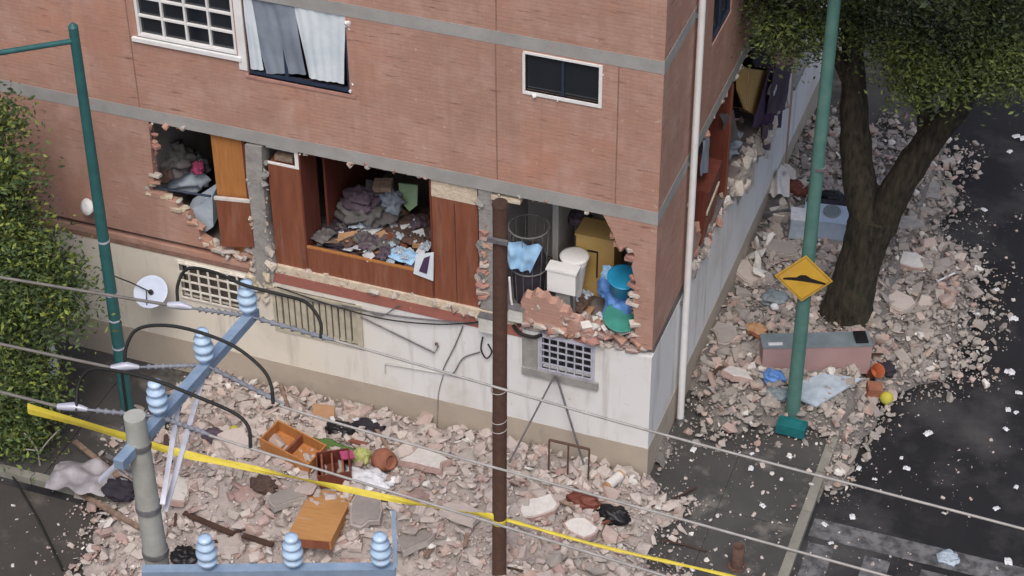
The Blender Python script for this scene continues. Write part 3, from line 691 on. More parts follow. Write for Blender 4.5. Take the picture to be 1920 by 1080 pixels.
# ------------------------------------------------------------------ POLES
# brown pole by the front kerb
yb = -3.1; b0 = F(936, 1092, yb); b0.z = 0; b1 = F(938, 384, yb)
bp = thing('utility_pole', b0, 'brown metal pole standing in the rubble before the white wall', 'pole')
MB().cyl(b0, b1, .115, .105, 18).build('shaft', 'woodpole', bp)
MB().cyl(b1, b1+Vector((0, 0, .05)), .12, .1, 18).build('cap', 'darkwood', bp)
for py, r in ((730, .004), (786, .004), (803, .005)):
    c = F(936, py, yb); m = MB(); pts = [c+Vector((math.cos(a)*.118, math.sin(a)*.118, .02*math.sin(a+1))) for a in [i*math.pi/8 for i in range(17)]]
    m.tube(pts, .008, 6).build('tie_wire', 'wire', bp)
c = F(938, 440, yb); MB().box(c.x-.14, c.x+.16, yb-.16, yb-.11, c.z-.05, c.z+.02).build('bracket', 'greysteel', bp)
c = F(936, 974, yb); MB().lathe([(.12, -.05), (.128, -.03), (.124, 0), (.13, .03), (.12, .05)], c, n=18).build('tape_wrap', 'tape', bp)
# green street lamp on the left
yl = -1.76; l0 = F(244, 800, yl); l0.z = 0; l1 = F(137, 50, yl)
lp = thing('street_lamp', l0, 'dark green lamp post with side arm beside the leafy tree', 'street lamp')
MB().cyl(l0, l1, .115, .075, 16).build('post', 'greenpole', lp)
MB().cyl(l1, l1+Vector((0, 0, .06)), .078, .03, 12).build('cap', 'greenpole', lp)
a0 = l1.lerp(l0, .03); a1 = G(-190, 152, a0.z+.1)
MB().tube([a0, a0.lerp(a1, .5)+Vector((0, 0, .1)), a1], .045, 8).build('arm', 'greenpole', lp)
MB().lathe([(.03, 0), (.1, .1), (.13, .35), (.08, .55), (.02, .6)], a1, (a1-a0), 12).build('lamp_head', 'greysteel', lp)
MB().cyl(l0, l0+Vector((0, 0, .04)), .2, .19, 12).build('base_plate', 'greysteel', lp)
for py in (420, 520, 570, 625):
    t = (py-50)/750; c = l1.lerp(l0, t); MB().cyl(c, c+Vector((0, 0, .03)), .083+.04*t, None, 14).build('band', 'lightsteel', lp)
c0 = l1.lerp(l0, .8)+Vector((.06, -.11, 0)); c1 = l0+Vector((.06, -.13, .3)); MB().cyl(c0, c1, .025, None, 8).build('conduit', 'cableblack', lp)
# faded green lamp post with the warning sign
ys = 2.32; s0 = F(1485, 782, ys); s0.z = 0; s1 = F(1572, -70, ys)
gp = thing('street_lamp', s0, 'faded green lamp post beside the tree trunk on the side pavement', 'street lamp')
MB().cyl(s0, s1, .125, .095, 16).build('post', 'greenpole2', gp)
MB().cyl(s0, s0+Vector((0, 0, .1)), .17, .15, 12).build('base_plate', 'black', gp)
MB().tube([s1, s1+Vector((.5, -.1, .5)), s1+Vector((1.6, -.3, .7))], .045, 8).build('arm', 'greenpole2', gp)
c = F(1536, 316, ys); MB().cyl(c, c+Vector((0, 0, .05)), .118, None, 14).build('band', 'greysteel', gp)
sg = F(1507, 522, ys-.17); nrm = (CC-sg); nrm.z = 0; nrm.normalize(); rt = Vector((0, 0, 1)).cross(nrm).normalized(); upv = Vector((0, 0, 1))
def diamond(h, d, c=sg): return [c+rt*h+nrm*d, c+upv*h+nrm*d, c-rt*h+nrm*d, c-upv*h+nrm*d]
sgn = thing('warning_sign', sg-upv*.47, 'yellow diamond sign with a black bump symbol on the post', 'sign')
MB().prism(diamond(.475, 0), nrm*.006).build('panel', 'signyellow', sgn)
def flat(pts, d=.0075): return [sg+rt*x+upv*y+nrm*d for x, y in pts]
MB().prism(flat([(-.33, -.02), (-.24, .0), (-.12, .015), (-.05, .07), (.03, .075), (.12, .02), (.26, -.02), (.36, -.05), (.36, -.085), (.24, -.075), (0, -.055), (-.2, -.05), (-.33, -.055)]), nrm*.004).build('symbol', 'signblack', sgn)
bd = MB()
o_, i_ = [(.445, 0), (0, .445), (-.445, 0), (0, -.445)], [(.42, 0), (0, .42), (-.42, 0), (0, -.42)]
for k in range(4): bd.prism(flat([o_[k], o_[(k+1) % 4], i_[(k+1) % 4], i_[k]]), nrm*.003)
bd.build('border', 'signedge', sgn)
MB().box(sg.x-.03, sg.x+.03, sg.y+.005, ys-.08, sg.z-.03, sg.z+.03).build('bracket', 'greysteel', sgn)
# white pipe at the side wall
d0 = G(1275, 792); d1 = F(1319, -30, d0.y)
dp = thing('drain_pipe', d0, 'slim white pipe standing upright by the side wall', 'pipe')
MB().cyl(d0, d1, .06, .055, 14).build('pipe', 'white', dp); MB().cyl(d0, d0+Vector((0, 0, .12)), .075, None, 14).build('collar', 'greysteel', dp)
for z in (2.6, 5.4, 8.1): MB().box(.002, d0.x-.05, d0.y-.02, d0.y+.02, z-.03, z+.03).build('bracket', 'greysteel', dp)
# short steel bollard at the corner
q = G(1382, 1062)
bo = thing('bollard', q, 'short rusty pipe bollard standing on the corner pavement', 'bollard')
MB().lathe([(.1, 0), (.1, .45), (.085, .45), (.085, .1)], q, n=16).build('pipe', 'rust', bo); MB().cyl(q, q+Vector((0, 0, .015)), .15, None, 14).build('base_plate', 'rust', bo)

# concrete power pole across the street with two crossarms
ZP = 12.0; P = G(252, 780, ZP); pb = Vector((P.x, P.y, RZ))
pp = thing('power_pole', pb, 'grey concrete power pole with blue crossarms and insulators', 'power pole')
MB().cyl(pb, P, .20, .098, 20).build('shaft', 'polecon', pp)
def beam(a, b, w, h, m, name, par):
    a = Vector(a); b = Vector(b); d = (b-a).normalized(); sx = d.cross(Vector((0, 0, 1))).normalized()*w/2; sz = sx.cross(d).normalized()*h/2
    return MB().prism([a+sx+sz, a-sx+sz, a-sx-sz, a+sx-sz], b-a).build(name, m, par)
ZA = 11.67; A0 = G(222, 872, ZA); A1 = G(478, 584, ZA)
arm = beam(A0, A1, .10, .10, 'bluesteel', 'crossarm', pp)
def armpt(t): return A0.lerp(A1, t)
PIN = [(.02, 0), (.045, .0), (.045, .05), (.085, .06), (.1, .10), (.1, .12), (.06, .135), (.06, .16), (.105, .18), (.11, .23), (.07, .25), (.065, .28), (.095, .30), (.098, .33), (.06, .35), (.055, .38), (.075, .40), (.07, .43), (.03, .44)]
def pin(c, par, s=1.0):
    o = MB().lathe([(r*s, h*s) for r, h in PIN], c, n=18).build('insulator', 'porcelain', par); return o
tops = []
for t in (.955, .62, .285):
    c = armpt(t)+Vector((0, 0, .05)); pin(c, pp, .88); tops.append(c+Vector((0, 0, .39)))
# lower arm
ZL = 10.33; B0 = G(268, 1074, ZL); B1 = G(742, 1069, ZL)
beam(B0, B1, .10, .11, 'bluesteel', 'crossarm', pp)
for px in (392, 552, 716):
    t = (px-268)/(742-268); pin(B0.lerp(B1, t)+Vector((0, 0, .055)), pp, .9)
dd = (B0.lerp(B1, .1)); 
def poleat(z): return pb.lerp(P, (z-RZ)/(ZP-RZ))
beam(armpt(.6)-Vector((0, 0, .06)), poleat(10.8)+Vector((.12, .08, 0)), .05, .012, 'lightsteel', 'brace', pp)
beam(armpt(.45)-Vector((.04, 0, .06)), poleat(10.95)+Vector((.14, .02, 0)), .05, .012, 'lightsteel', 'brace', pp)
beam(armpt(.07), G(186, 902, 11.4), .06, .02, 'lightsteel', 'brace', pp)
for z in (11.67, 10.9, 10.33): c = poleat(z); MB().cyl(c-Vector((0, 0, .03)), c+Vector((0, 0, .03)), .112+.008*(12-z), None, 18).build('clamp', 'greysteel', pp)
beam(B1-Vector((0, 0, -.05)), G(738, 958, 10.9), .04, .03, 'bluesteel', 'drop_bracket', pp)
def strain(a, b, n=7, par=pp):
    a = Vector(a); b = Vector(b); d = (b-a).normalized(); L = (b-a).length; pr = [(.012, 0), (.012, .08*L)]
    for k in range(n):
        h = L*(.12+.76*k/n); pr += [(.016, h), (.034, h+L*.02), (.018, h+L*.06)]
    pr += [(.012, .92*L), (.012, L)]
    MB().lathe(pr, a, d, 10).build('strain_insulator', 'polymer', par)
WZ = 11.72
LW = [((-420, 449), (0, 520), (318, 572), (440, 592), .955), ((-420, 555), (0, 645), (212, 690), (335, 708), .62), ((-420, 652), (0, 735), (112, 763), (246, 782), .285)]
RW = [((505, 610), (675, 652), (1230, 811), (1935, 996), .955, 'B'), ((398, 722), (560, 772), (925, 876), (1800, 1118), .62, 'A'), ((312, 792), (420, 825), (740, 924), (1500, 1158), .285, 'C')]
for k, (f0, m0, c0, e0, t) in enumerate(LW):
    c = G(*c0, WZ); e = armpt(t)+Vector((0, 0, .02))
    strain(c.lerp(e, .28), e)
    MB().tube([c.lerp(e, -.02), c.lerp(e, .14)+Vector((0, 0, .02)), c.lerp(e, .28)], [.03, .045, .02], 8).build('clamp', 'lightsteel', pp)
    tg(MB().tube([G(*f0, WZ+.15), G(*m0, WZ+.03), c], .016, 6).build('power_line', 'wiredark'),
       ['power line ending at the far tip of the upper crossarm', 'power line ending at the middle insulator of the upper crossarm', 'power line ending beside the concrete pole top'][k], 'wire')
for k, (s0_, e0, m0, f0, t, _) in enumerate(RW):
    e = armpt(t)+Vector((0, 0, .02)); c = G(*e0, WZ); strain(e, c.lerp(e, .15))
    tg(MB().tube(bez([c.lerp(e, .16), c, G(*m0, WZ-.05), G(*f0, WZ+.02)], 8), .013, 6).build('power_line', 'wire'),
       ['pale power line crossing before the white corner of the wall', 'pale power line crossing before the brown pole', 'pale power line passing just below the yellow tape'][k], 'wire')
JP = [[(334, 575, 11.72), (333, 535, 11.9), (352, 504, 12.05), (400, 510, 12.12), (460, 535, 12.12), (530, 553, 12.05), (575, 568, 11.95), (600, 602, 11.8), (602, 634, 11.72)],
      [(234, 690, 11.72), (237, 650, 11.9), (258, 617, 12.05), (310, 610, 12.12), (374, 623, 12.12), (440, 650, 12.05), (490, 690, 11.92), (508, 722, 11.8), (512, 757, 11.72)],
      [(143, 770, 11.72), (147, 722, 11.9), (170, 693, 12.05), (220, 696, 12.12), (290, 713, 12.12), (370, 744, 12.05), (440, 775, 11.9), (466, 802, 11.8), (470, 840, 11.72)]]
for k, j in enumerate(JP):
    j = [(a, b, c) for a, b, c in j]
    tg(MB().tube(bez([G(a, b, c) for a, b, c in j], 6), .017, 7).build('jumper_cable', 'cableblack'),
       ['black jumper cable looping over the farthest insulator of the upper crossarm', 'black jumper cable looping over the middle insulator of the upper crossarm', 'black jumper cable looping over the insulator nearest the concrete pole'][k], 'cable')

# ------------------------------------------------------------------ TAPE
tp = [G(52, 766, 1.7), G(150, 793, 1.66), G(245, 822, 1.62), G(340, 850, 1.58), G(500, 884, 1.52), G(640, 915, 1.48), G(800, 948, 1.45)]
e = F(936, 974, yb-.13); tp.append(Vector((e.x-.1, yb-.1, e.z)))
ps = bez(tp, 8); m = MB(); vs = []; n = len(ps)
for i, p in enumerate(ps):
    d = (ps[min(i+1, n-1)]-ps[max(i-1, 0)]).normalized(); t = i/n
    w = .105*(1-.5*sstep(.2, .55, t)); tw = -.15+.35*math.sin(t*9)+.9*math.sin(t*23)*sstep(.3, .5, t)
    sdv = d.cross(Vector((0, 0, 1))).normalized(); upn = sdv.cross(d).normalized(); a = sdv*math.sin(tw)+upn*math.cos(tw)
    q = sdv*math.cos(tw)-upn*math.sin(tw)
    vs += [p+a*w+q*.0, p+q*.012, p-a*w, p-q*.012]
m.add(vs, [(4*i+j, 4*i+(j+1) % 4, 4*i+4+(j+1) % 4, 4*i+4+j) for i in range(n-1) for j in range(4)])
tg(m.build('caution_tape', 'tape'), 'yellow caution tape stretched from the leafy tree to the brown pole', 'tape')
e2 = Vector((e.x+.12, yb-.1, e.z))
pts = bez([e2, G(1130, 1025, 1.35), G(1365, 1079, 1.25), G(1560, 1130, 1.0), G(1760, 1200, RZ+.02)], 8)
m = MB(); m.tube(pts, [.036+.008*math.sin(i*1.7) for i in range(len(pts))], 6, flat=.6)
tg(m.build('caution_tape', 'tape'), 'twisted yellow caution tape running from the brown pole past the bollard', 'tape')

# ------------------------------------------------------------------ TREES
def leaves(blobs, n, size, seed, per=26, spread=.26):
    r = np.random.RandomState(seed); vol = np.array([b[1]*b[2]*b[3] for b in blobs]) ** .8; pr = vol/vol.sum()
    nc = n//per; bi = r.choice(len(blobs), nc, p=pr); B = np.array([[*b[0], b[1], b[2], b[3]] for b in blobs])
    d = r.normal(size=(nc, 3)); d /= np.linalg.norm(d, axis=1)[:, None]; rad = r.uniform(.35, 1.04, nc)**.6
    c = B[bi, :3]+d*rad[:, None]*B[bi, 3:]
    L = np.repeat(c, per, 0)+r.normal(size=(nc*per, 3))*spread*np.array([1, 1, .6])
    k = len(L); a = r.normal(size=(k, 3)); a[:, 2] *= .55; a /= np.linalg.norm(a, axis=1)[:, None]
    b = r.normal(size=(k, 3)); b -= (b*a).sum(1)[:, None]*a; b /= np.linalg.norm(b, axis=1)[:, None]
    s = size*r.uniform(.6, 1.35, k)[:, None]
    nrm_ = np.cross(a, b)
    V = np.stack([L-a*s, L+b*s*.42+nrm_*s*.12, L+a*s, L-b*s*.42+nrm_*s*.12], 1).reshape(-1, 3)
    return V, np.arange(k*4).reshape(-1, 4)
def tree(name, base, limbs, blobs, groups, label):
    t = thing(name, base, label, 'tree')
    for i, (pts, rr) in enumerate(limbs):
        ps = bez(pts, 12); k = len(ps); rad = list(np.interp(np.linspace(0, 1, k), np.linspace(0, 1, len(rr)), rr))
        rad = [q*(1+.09*noise.noise(p*2.3)) for q, p in zip(rad, ps)]
        m_ = MB(); m_.tube(ps, rad, 30)
        for vi, v_ in enumerate(m_.v[:len(ps)*30]):
            pc = ps[vi//30]; m_.v[vi] = pc+(v_-pc)*(1+.10*noise.noise(Vector((v_.x*7, v_.y*7, v_.z*1.6)))+.05*noise.noise(v_*11))
        m_.v[len(ps)*30:] = m_.v[:len(ps)*30]; m_.build('trunk' if i == 0 else 'limb', 'bark', t)
    for i, (n, size, m, seed, bl) in enumerate(groups):
        V, T_ = leaves(bl or blobs, n, size, seed)
        o = np_mesh('crown', V-np.array(base), T_, m, origin=base); o.parent = t; o.location = (0, 0, 0)
    return t
yt = 5.26; tb = G(1580, 606)
fk = F(1640, 398, yt)
limbs = [([Vector((tb.x-.03, yt, -.1)), F(1592, 560, yt), F(1615, 480, yt), fk], [.54, .42, .38, .41]),
         ([F(1632, 425, yt), F(1612, 340, yt+.05), F(1602, 240, yt+.2), F(1600, 130, yt+.3), F(1590, -20, yt+.4), F(1560, -160, yt+.5)], [.31, .29, .25, .2, .13, .06]),
         ([F(1648, 425, yt), F(1690, 340, yt-.05), F(1745, 260, yt-.1), F(1800, 190, yt-.2), F(1850, 60, yt-.2), F(1870, -120, yt)], [.3, .28, .25, .21, .14, .06]),
         ([F(1740, 262, yt-.1), F(1730, 160, yt+.2), F(1720, 20, yt+.5), F(1700, -150, yt+.5)], [.17, .14, .1, .05]),
         ([F(1601, 170, yt+.25), F(1540, 60, yt-.2), F(1480, 0, yt-.5), F(1440, -60, yt-.6)], [.12, .09, .06, .03])]
bR = [(F(1452, 10, 5.0), .75, .8, .55), (F(1510, 35, 4.8), .65, .7, .5), (F(1640, 60, 5.3), .9, .9, .62), (F(1735, 95, 5.0), .95, .9, .6), (F(1830, 110, 4.9), .8, .8, .6), (F(1890, 50, 4.9), .9, .9, .8),
      (F(1560, -120, 5.3), 1.3, 1.3, .8), (F(1690, -60, 5.4), 1.3, 1.3, .7), (F(1800, -60, 5.2), 1.4, 1.4, .8), (F(1930, -40, 5.4), 1.2, 1.3, .8), (F(1460, -140, 5.2), 1.0, 1.1, .7), (F(1690, -260, 5.6), 1.8, 1.8, .9), (F(1860, -230, 5.6), 1.6, 1.6, .9),
      (Vector((3.2, 3.2, 9.6)), 1.9, 1.9, .9), (Vector((1.6, 5.4, 10.2)), 1.9, 2.0, .9), (Vector((4.6, 5.8, 9.8)), 2.0, 2.0, .9), (Vector((3.2, 8.2, 9.6)), 1.9, 1.9, .9)]  # last four lobes: unseen upper crown, enlarged to shade the side street
rb = random.Random(77); bS = []
for c_, a_, b_, h_ in bR[:13]:
    for k in range(8):
        d_ = Vector((rb.gauss(0, 1), rb.gauss(0, 1), rb.gauss(0, 1))).normalized()*rb.uniform(.45, 1.0); q_ = rb.uniform(.26, .5)
        bS.append((c_+Vector((d_.x*a_, d_.y*b_, d_.z*h_)), q_*a_, q_*b_, q_*h_*.9))
tree('broadleaf_tree', tb, limbs, bR, [(44000, .048, 'leafdark', 3, bS), (9000, .045, 'leafdark', 6, bR[:13]), (16000, .09, 'leafdark', 5, bR[13:]), (13000, .045, 'leaflight', 4, bS[:16]+bS[48:56]), (10000, .045, 'leaflight', 8, bS[16:48:2])], 'dark forked tree with dense green crown rising from the side pavement rubble')
# left tree with whitewashed stem
tl = G(95, 697)
def LB(px, py, y, r, k=.75): return (F(px, py, y), r, r, r*k)
bL = [LB(-30, 235, -1.6, .42), LB(5, 322, -1.8, .3), LB(-15, 400, -1.9, .5), LB(35, 462, -2.0, .42), LB(72, 530, -2.1, .55, .6), LB(118, 592, -2.2, .3), LB(15, 600, -2.2, .5), LB(40, 690, -2.5, .38), LB(78, 742, -2.6, .25), LB(10, 775, -2.7, .5), LB(45, 822, -2.8, .3)]
bLf = [LB(-75, 330, -1.6, .7, 1.1), LB(-55, 540, -1.8, .75, 1.0), LB(-60, 740, -2.3, .75, .8)]
lt = tree('leafy_tree', tl, [([tl+Vector((0, 0, 0)), tl+Vector((-.1, -.2, 1.2)), tl+Vector((-.3, -.5, 2.4)), tl+Vector((-.6, -.8, 4.0))], [.13, .11, .09, .04]),
     ([tl+Vector((-.1, -.2, 1.2)), F(10, 620, -2.0), F(20, 780, -2.4)], [.05, .04, .02])], bL, [(17000, .055, 'leafleft', 11, None), (7000, .055, 'leafyellow', 12, bL), (12000, .06, 'leafdark', 13, bLf)], 'leafy green tree with whitewashed stem at the far end of the wall')
MB().lathe([(.16, 0), (.165, .1), (.15, .5), (.135, .62), (.1, .66)], tl+Vector((0, 0, .005)), n=14).build('whitewash', 'plaster', lt)
# dry bare shrub beside it
q = G(75, 872, 0); ds = thing('dry_shrub', q, 'bare pale branching shrub below the leafy tree', 'shrub')
for pts in ([(75, 872, 0), (70, 845, .35), (55, 822, .6), (45, 812, .7)], [(72, 850, .3), (92, 825, .55), (112, 805, .75)], [(70, 845, .35), (48, 842, .4)]):
    MB().tube(bez([G(a, b, z) for a, b, z in pts], 4), [.022]*1+[.012]*(4*(len(pts)-1)), 6).build('branch', 'twig', ds)

# ------------------------------------------------------------------ RUBBLE PIECES
LANDF = [('brown pole', -1.5, -3.1), ('orange chest', -5.0, -3.2), ('orange drawer', -5.9, -1.5), ('steel stool frame', -1.0, -.6), ('grey plastic sheet', -8.6, -3.0), ('clay pot', -4.5, -1.2), ('long dark plank', -6.6, -3.6), ('pale cardboard tube', -.3, -.4), ('slatted window', -5.9, -.1), ('small grille window', -1.5, -.1), ('corner pavement', .9, -1.2), ('white sheet', -4.3, -1.9), ('square grille window', -7.8, -.1)]
LANDS = [('tree trunk', 2.3, 5.2), ('faded lamp post', 1.9, 2.3), ('mauve sideboard', 2.3, 3.6), ('washing machine', 1.6, 7.2), ('steel sink', .6, 7.6), ('yellow ball', 3.5, 2.9), ('road kerb end', 2.8, 9.2), ('white side wall', .1, 4.5), ('boundary wall', .1, 10.5), ('grey green cloth', 1.2, 5.0), ('pale stick on the road', 4.2, 6.0)]
def nearest(x, y, L): return min(L, key=lambda q: (q[1]-x)**2+(q[2]-y)**2)[0]
TONE = {'rub_brick': 'pinkish', 'rub_dusty': 'dusty beige', 'rub_pale': 'whitish', 'rub_grey': 'grey', 'brickpiece': 'red', 'rub_dustgrey_shaded': 'dusty grey'}
def scatter_things(n, box, kind, mats, smin, smax, name, what, cat, group, land, lift=.12, seed=0):
    r = random.Random(seed); k = 0; tries = 0
    while k < n and tries < 60000:
        tries += 1
        x = r.uniform(box[0], box[1]); y = r.uniform(box[2], box[3])
        if r.random() > cover(x, y)**1.5 or cover(x, y) < .25: continue
        s = smin+(smax-smin)*r.random()**2.2; m_ = r.choice(mats)
        sc = (r.uniform(.95, 1.5),)*3 if kind == 'brick' else (s, s*r.uniform(.8, 1.15), s*r.uniform(.8, 1.15))
        h = .03 if kind == 'brick' else s*(.11 if kind == 'slab' else .3)
        o = inst(name, tpl(kind, m_, r.randrange(9)), (x, y, surf(x, y)+h*lift*4), (r.gauss(0, .35), r.gauss(0, .35), r.random()*6.28), sc)
        q = (sc[0]-.95)/.55 if kind == 'brick' else (s-smin)/(smax-smin)
        o['label'] = f"{'large' if q > .5 else 'mid sized' if q > .18 else 'small'} {TONE[m_]} {what} in the rubble nearest the {nearest(x, y, land)}"; o['category'] = cat; o['group'] = group; k += 1
FB = (-8.6, 1.2, -5.2, -.12); SB = (.12, 4.9, 1.2, 12)
scatter_things(160, FB, 'brick', ['rub_brick', 'rub_dusty', 'rub_dusty'], .2, .3, 'brick_chunk', 'broken brick', 'brick', 'bricks in the front rubble', LANDF, seed=1)
scatter_things(140, FB, 'slab', ['rub_dusty', 'rub_dusty', 'rub_grey', 'rub_brick'], .16, .5, 'masonry_slab', 'flat masonry slab', 'slab', 'masonry slabs in the front rubble', LANDF, seed=2)
scatter_things(170, FB, 'lump', ['rub_dusty', 'rub_dusty', 'rub_brick', 'rub_grey'], .13, .38, 'masonry_lump', 'masonry lump', 'rubble', 'masonry lumps in the front rubble', LANDF, seed=3)
scatter_things(120, SB, 'brick', ['rub_brick', 'rub_dustgrey_shaded', 'rub_grey'], .2, .3, 'brick_chunk', 'broken brick', 'brick', 'bricks in the side rubble', LANDS, seed=4)
scatter_things(130, SB, 'slab', ['rub_dustgrey_shaded', 'rub_grey', 'rub_dusty'], .16, .46, 'masonry_slab', 'flat masonry slab', 'slab', 'masonry slabs in the side rubble', LANDS, seed=5)
scatter_things(125, SB, 'lump', ['rub_dustgrey_shaded', 'rub_grey', 'rub_brick'], .12, .34, 'masonry_lump', 'masonry lump', 'rubble', 'masonry lumps in the side rubble', LANDS, seed=6)
def gravel(name, box, n, smin, smax, label, mats, wts, seed, fn, pw=2.0):
    r = np.random.RandomState(seed); T0 = []
    for i in range(10):
        me = tpl('lump' if i % 2 else 'slab', 'rub_dusty', i); V = np.array([v.co[:] for v in me.vertices]); me.calc_loop_triangles()
        T0.append((V, np.array([t.vertices[:] for t in me.loop_triangles])))
    VV = []; TT = []; MI = []; off = 0; k = 0; tries = 0
    while k < n and tries < 400000:
        tries += 1
        x = r.uniform(box[0], box[1]); y = r.uniform(box[2], box[3]); c = fn(x, y)
        if r.rand() > c: continue
        V, Tt = T0[r.randint(10)]; s = smin+(smax-smin)*r.rand()**pw
        a, b, g = r.normal()*.5, r.normal()*.5, r.rand()*6.28
        ca, sa, cb, sb, cg, sg_ = math.cos(a), math.sin(a), math.cos(b), math.sin(b), math.cos(g), math.sin(g)
        Rm = np.array([[cg, -sg_, 0], [sg_, cg, 0], [0, 0, 1]]) @ np.array([[cb, 0, sb], [0, 1, 0], [-sb, 0, cb]]) @ np.array([[1, 0, 0], [0, ca, -sa], [0, sa, ca]])
        W = (V*s*r.uniform(.7, 1.2, 3)) @ Rm.T + np.array([x, y, surf(x, y)+s*.12])
        VV.append(W); TT.append(Tt+off); MI.append(np.full(len(Tt), r.choice(len(mats), p=wts))); off += len(V); k += 1
    o = np_mesh(name, np.concatenate(VV), np.concatenate(TT), None, mats=mats, midx=np.concatenate(MI)); o['kind'] = 'stuff'; o['label'] = label; o['category'] = 'rubble'; return o
MM = ['rub_dusty', 'rub_brick', 'rub_pale', 'rub_grey']
gravel('rubble', (-9.2, 1.3, -6, -.03), 4900, .035, .24, 'pinkish broken masonry heaped below the front wall', MM, [.56, .26, .05, .13], 21, lambda x, y: cover(x, y)**.8)
gravel('rubble', (.03, 5.4, .5, 13), 5600, .03, .22, 'greyish broken masonry heaped along the side wall', ['rub_dustgrey_shaded', 'rub_brick', 'rub_pale', 'rub_grey'], [.5, .15, .05, .3], 22, lambda x, y: cover(x, y)**.75)
gravel('debris_crumbs', (2.0, 9, -2.5, 12), 1300, .012, .085, 'pale crumbs of plaster scattered over the dark asphalt', MM, [.42, .14, .14, .3], 23, lambda x, y: (.9*math.exp(-max(0, x-KX)/1.9)*(.3+.7*sstep(2.5, 4.5, y))+.25)*sstep(-.15, .4, noise.noise(Vector((x*.9, y*.9, 40)))+.25*math.exp(-(x-KX))) if x > KX else .05, 4)
gravel('debris_crumbs', (-11, -6, -6.5, -2), 260, .02, .08, 'pale crumbs of plaster scattered over the dusty ground by the tree', MM, [.4, .1, .4, .1], 24, lambda x, y: .5, 3)
gravel('rubble_grit', (-9.2, 1.4, -6, -.03), 8000, .015, .06, 'fine beige grit between the bricks of the front rubble', MM, [.6, .22, .08, .1], 26, lambda x, y: cover(x, y)**.5, 1.5)
gravel('rubble_grit', (.03, 5.6, .3, 13), 8000, .015, .055, 'fine grey grit between the stones of the side rubble', ['rub_dustgrey_shaded', 'rub_brick', 'rub_pale', 'rub_grey'], [.5, .14, .08, .28], 27, lambda x, y: cover(x, y)**.4, 1.5)
gravel('debris_crumbs', (.1, 2.7, -3.2, 2.5), 420, .015, .11, 'pale crumbs of plaster scattered over the corner pavement', MM, [.4, .2, .3, .1], 25, lambda x, y: .5, 3)

# bigger torn pieces of brickwork, splintered timber and bent bars in the heaps
r5 = random.Random(33)
def rawslab(L, W, seed):
    r = random.Random(seed); n = 11; pts = []
    for i in range(n):
        a = 2*math.pi*i/n; q = r.uniform(.72, 1.08); c_, s_ = math.cos(a), math.sin(a); mx = max(abs(c_), abs(s_))
        pts.append(Vector((c_/mx*L/2*q, s_/mx*W/2*q, 0)))
    return pts
for k, (px, py, L, W) in enumerate([(330, 930, .8, .5), (450, 870, .7, .5), (540, 960, .6, .42), (800, 905, .85, .55), (870, 1000, .7, .5), (690, 985, .75, .5), (1010, 985, .7, .45), (430, 1020, .6, .45), (780, 1035, .8, .5), (1090, 1010, .6, .42), (1400, 520, .7, .45), (1360, 640, .6, .4), (1700, 480, .8, .5), (1690, 560, .6, .45), (1465, 480, .7, .4), (1380, 720, .55, .4)]):
    p = G(px, py, .2); p.z = surf(p.x, p.y)+.02; M_ = rotm(p, r5.gauss(0, 12), r5.gauss(0, 12), r5.uniform(0, 360)); pts = [M_ @ q for q in rawslab(L, W, k)]
    side_ = p.x > .3 and p.y > .5
    t_ = thing('wall_fragment', p, f"torn {'large' if L > .7 else 'small'} slab of brick walling in the rubble nearest the {nearest(p.x, p.y, LANDS if side_ else LANDF)}", 'wall fragment', 'wall fragments in the '+('side' if side_ else 'front')+' rubble')
    dv = M_.to_3x3() @ Vector((0, 0, .1))
    MB().prism(pts, dv).build('brickwork', ['rub_brick', 'rub_dusty', 'rub_grey'][k % 3], t_)
    MB().prism([q+dv*1.01+(M_.translation-q)*.12 for q in pts], dv*.18).build('plaster_skin', ['rub_pale', 'rub_dusty', 'rub_dustgrey_shaded'][k % 3], t_)
for k in range(26):
    fr_ = k < 17; x, y = (r5.uniform(-8, .6), r5.uniform(-4.2, -.4)) if fr_ else (r5.uniform(.4, 3.6), r5.uniform(2.6, 9))
    L = r5.uniform(.25, .8); a = r5.uniform(0, 6.28); z = surf(x, y)+.07; d_ = Vector((math.cos(a), math.sin(a), r5.gauss(.05, .16)))*L/2; c_ = Vector((x, y, z))
    M_ = Matrix.Translation(c_) @ d_.to_track_quat('X', 'Z').to_matrix().to_4x4(); w_ = r5.uniform(.015, .045)
    o = MB().prism([M_ @ Vector(q) for q in ((-L/2, -w_, 0), (L/2*.8, -w_, 0), (L/2, -w_*.2, 0), (L/2*.85, w_, 0), (-L/2*.9, w_, 0))], M_.to_3x3() @ Vector((0, 0, .022))).build('timber_splinter', r5.choice(['oldwood', 'darkwood', 'redwood', 'oldwood', 'tanwood']))
    tg(o, f"{'long' if L > .5 else 'short'} broken splinter of timber in the rubble nearest the {nearest(x, y, LANDF if fr_ else LANDS)}", 'timber', 'timber splinters in the rubble')
for k in range(9):
    fr_ = k < 6; x, y = (r5.uniform(-7.5, 0), r5.uniform(-3.8, -.6)) if fr_ else (r5.uniform(.6, 2.6), r5.uniform(3, 8.5))
    c_ = Vector((x, y, surf(x, y))); pts = [c_]
    d_ = Vector((r5.gauss(0, .3), r5.gauss(0, .3), .12))
    for i in range(4): d_ = d_*.9+Vector((r5.gauss(0, .1), r5.gauss(0, .1), -.02)); pts.append(pts[-1]+d_*.6)
    o = MB().tube(bez(pts, 4), .009, 5).build('reinforcing_bar', 'rust')
    tg(o, f'bent rusty bar sticking out of the rubble nearest the {nearest(x, y, LANDF if fr_ else LANDS)}', 'bar', 'bent bars in the rubble')
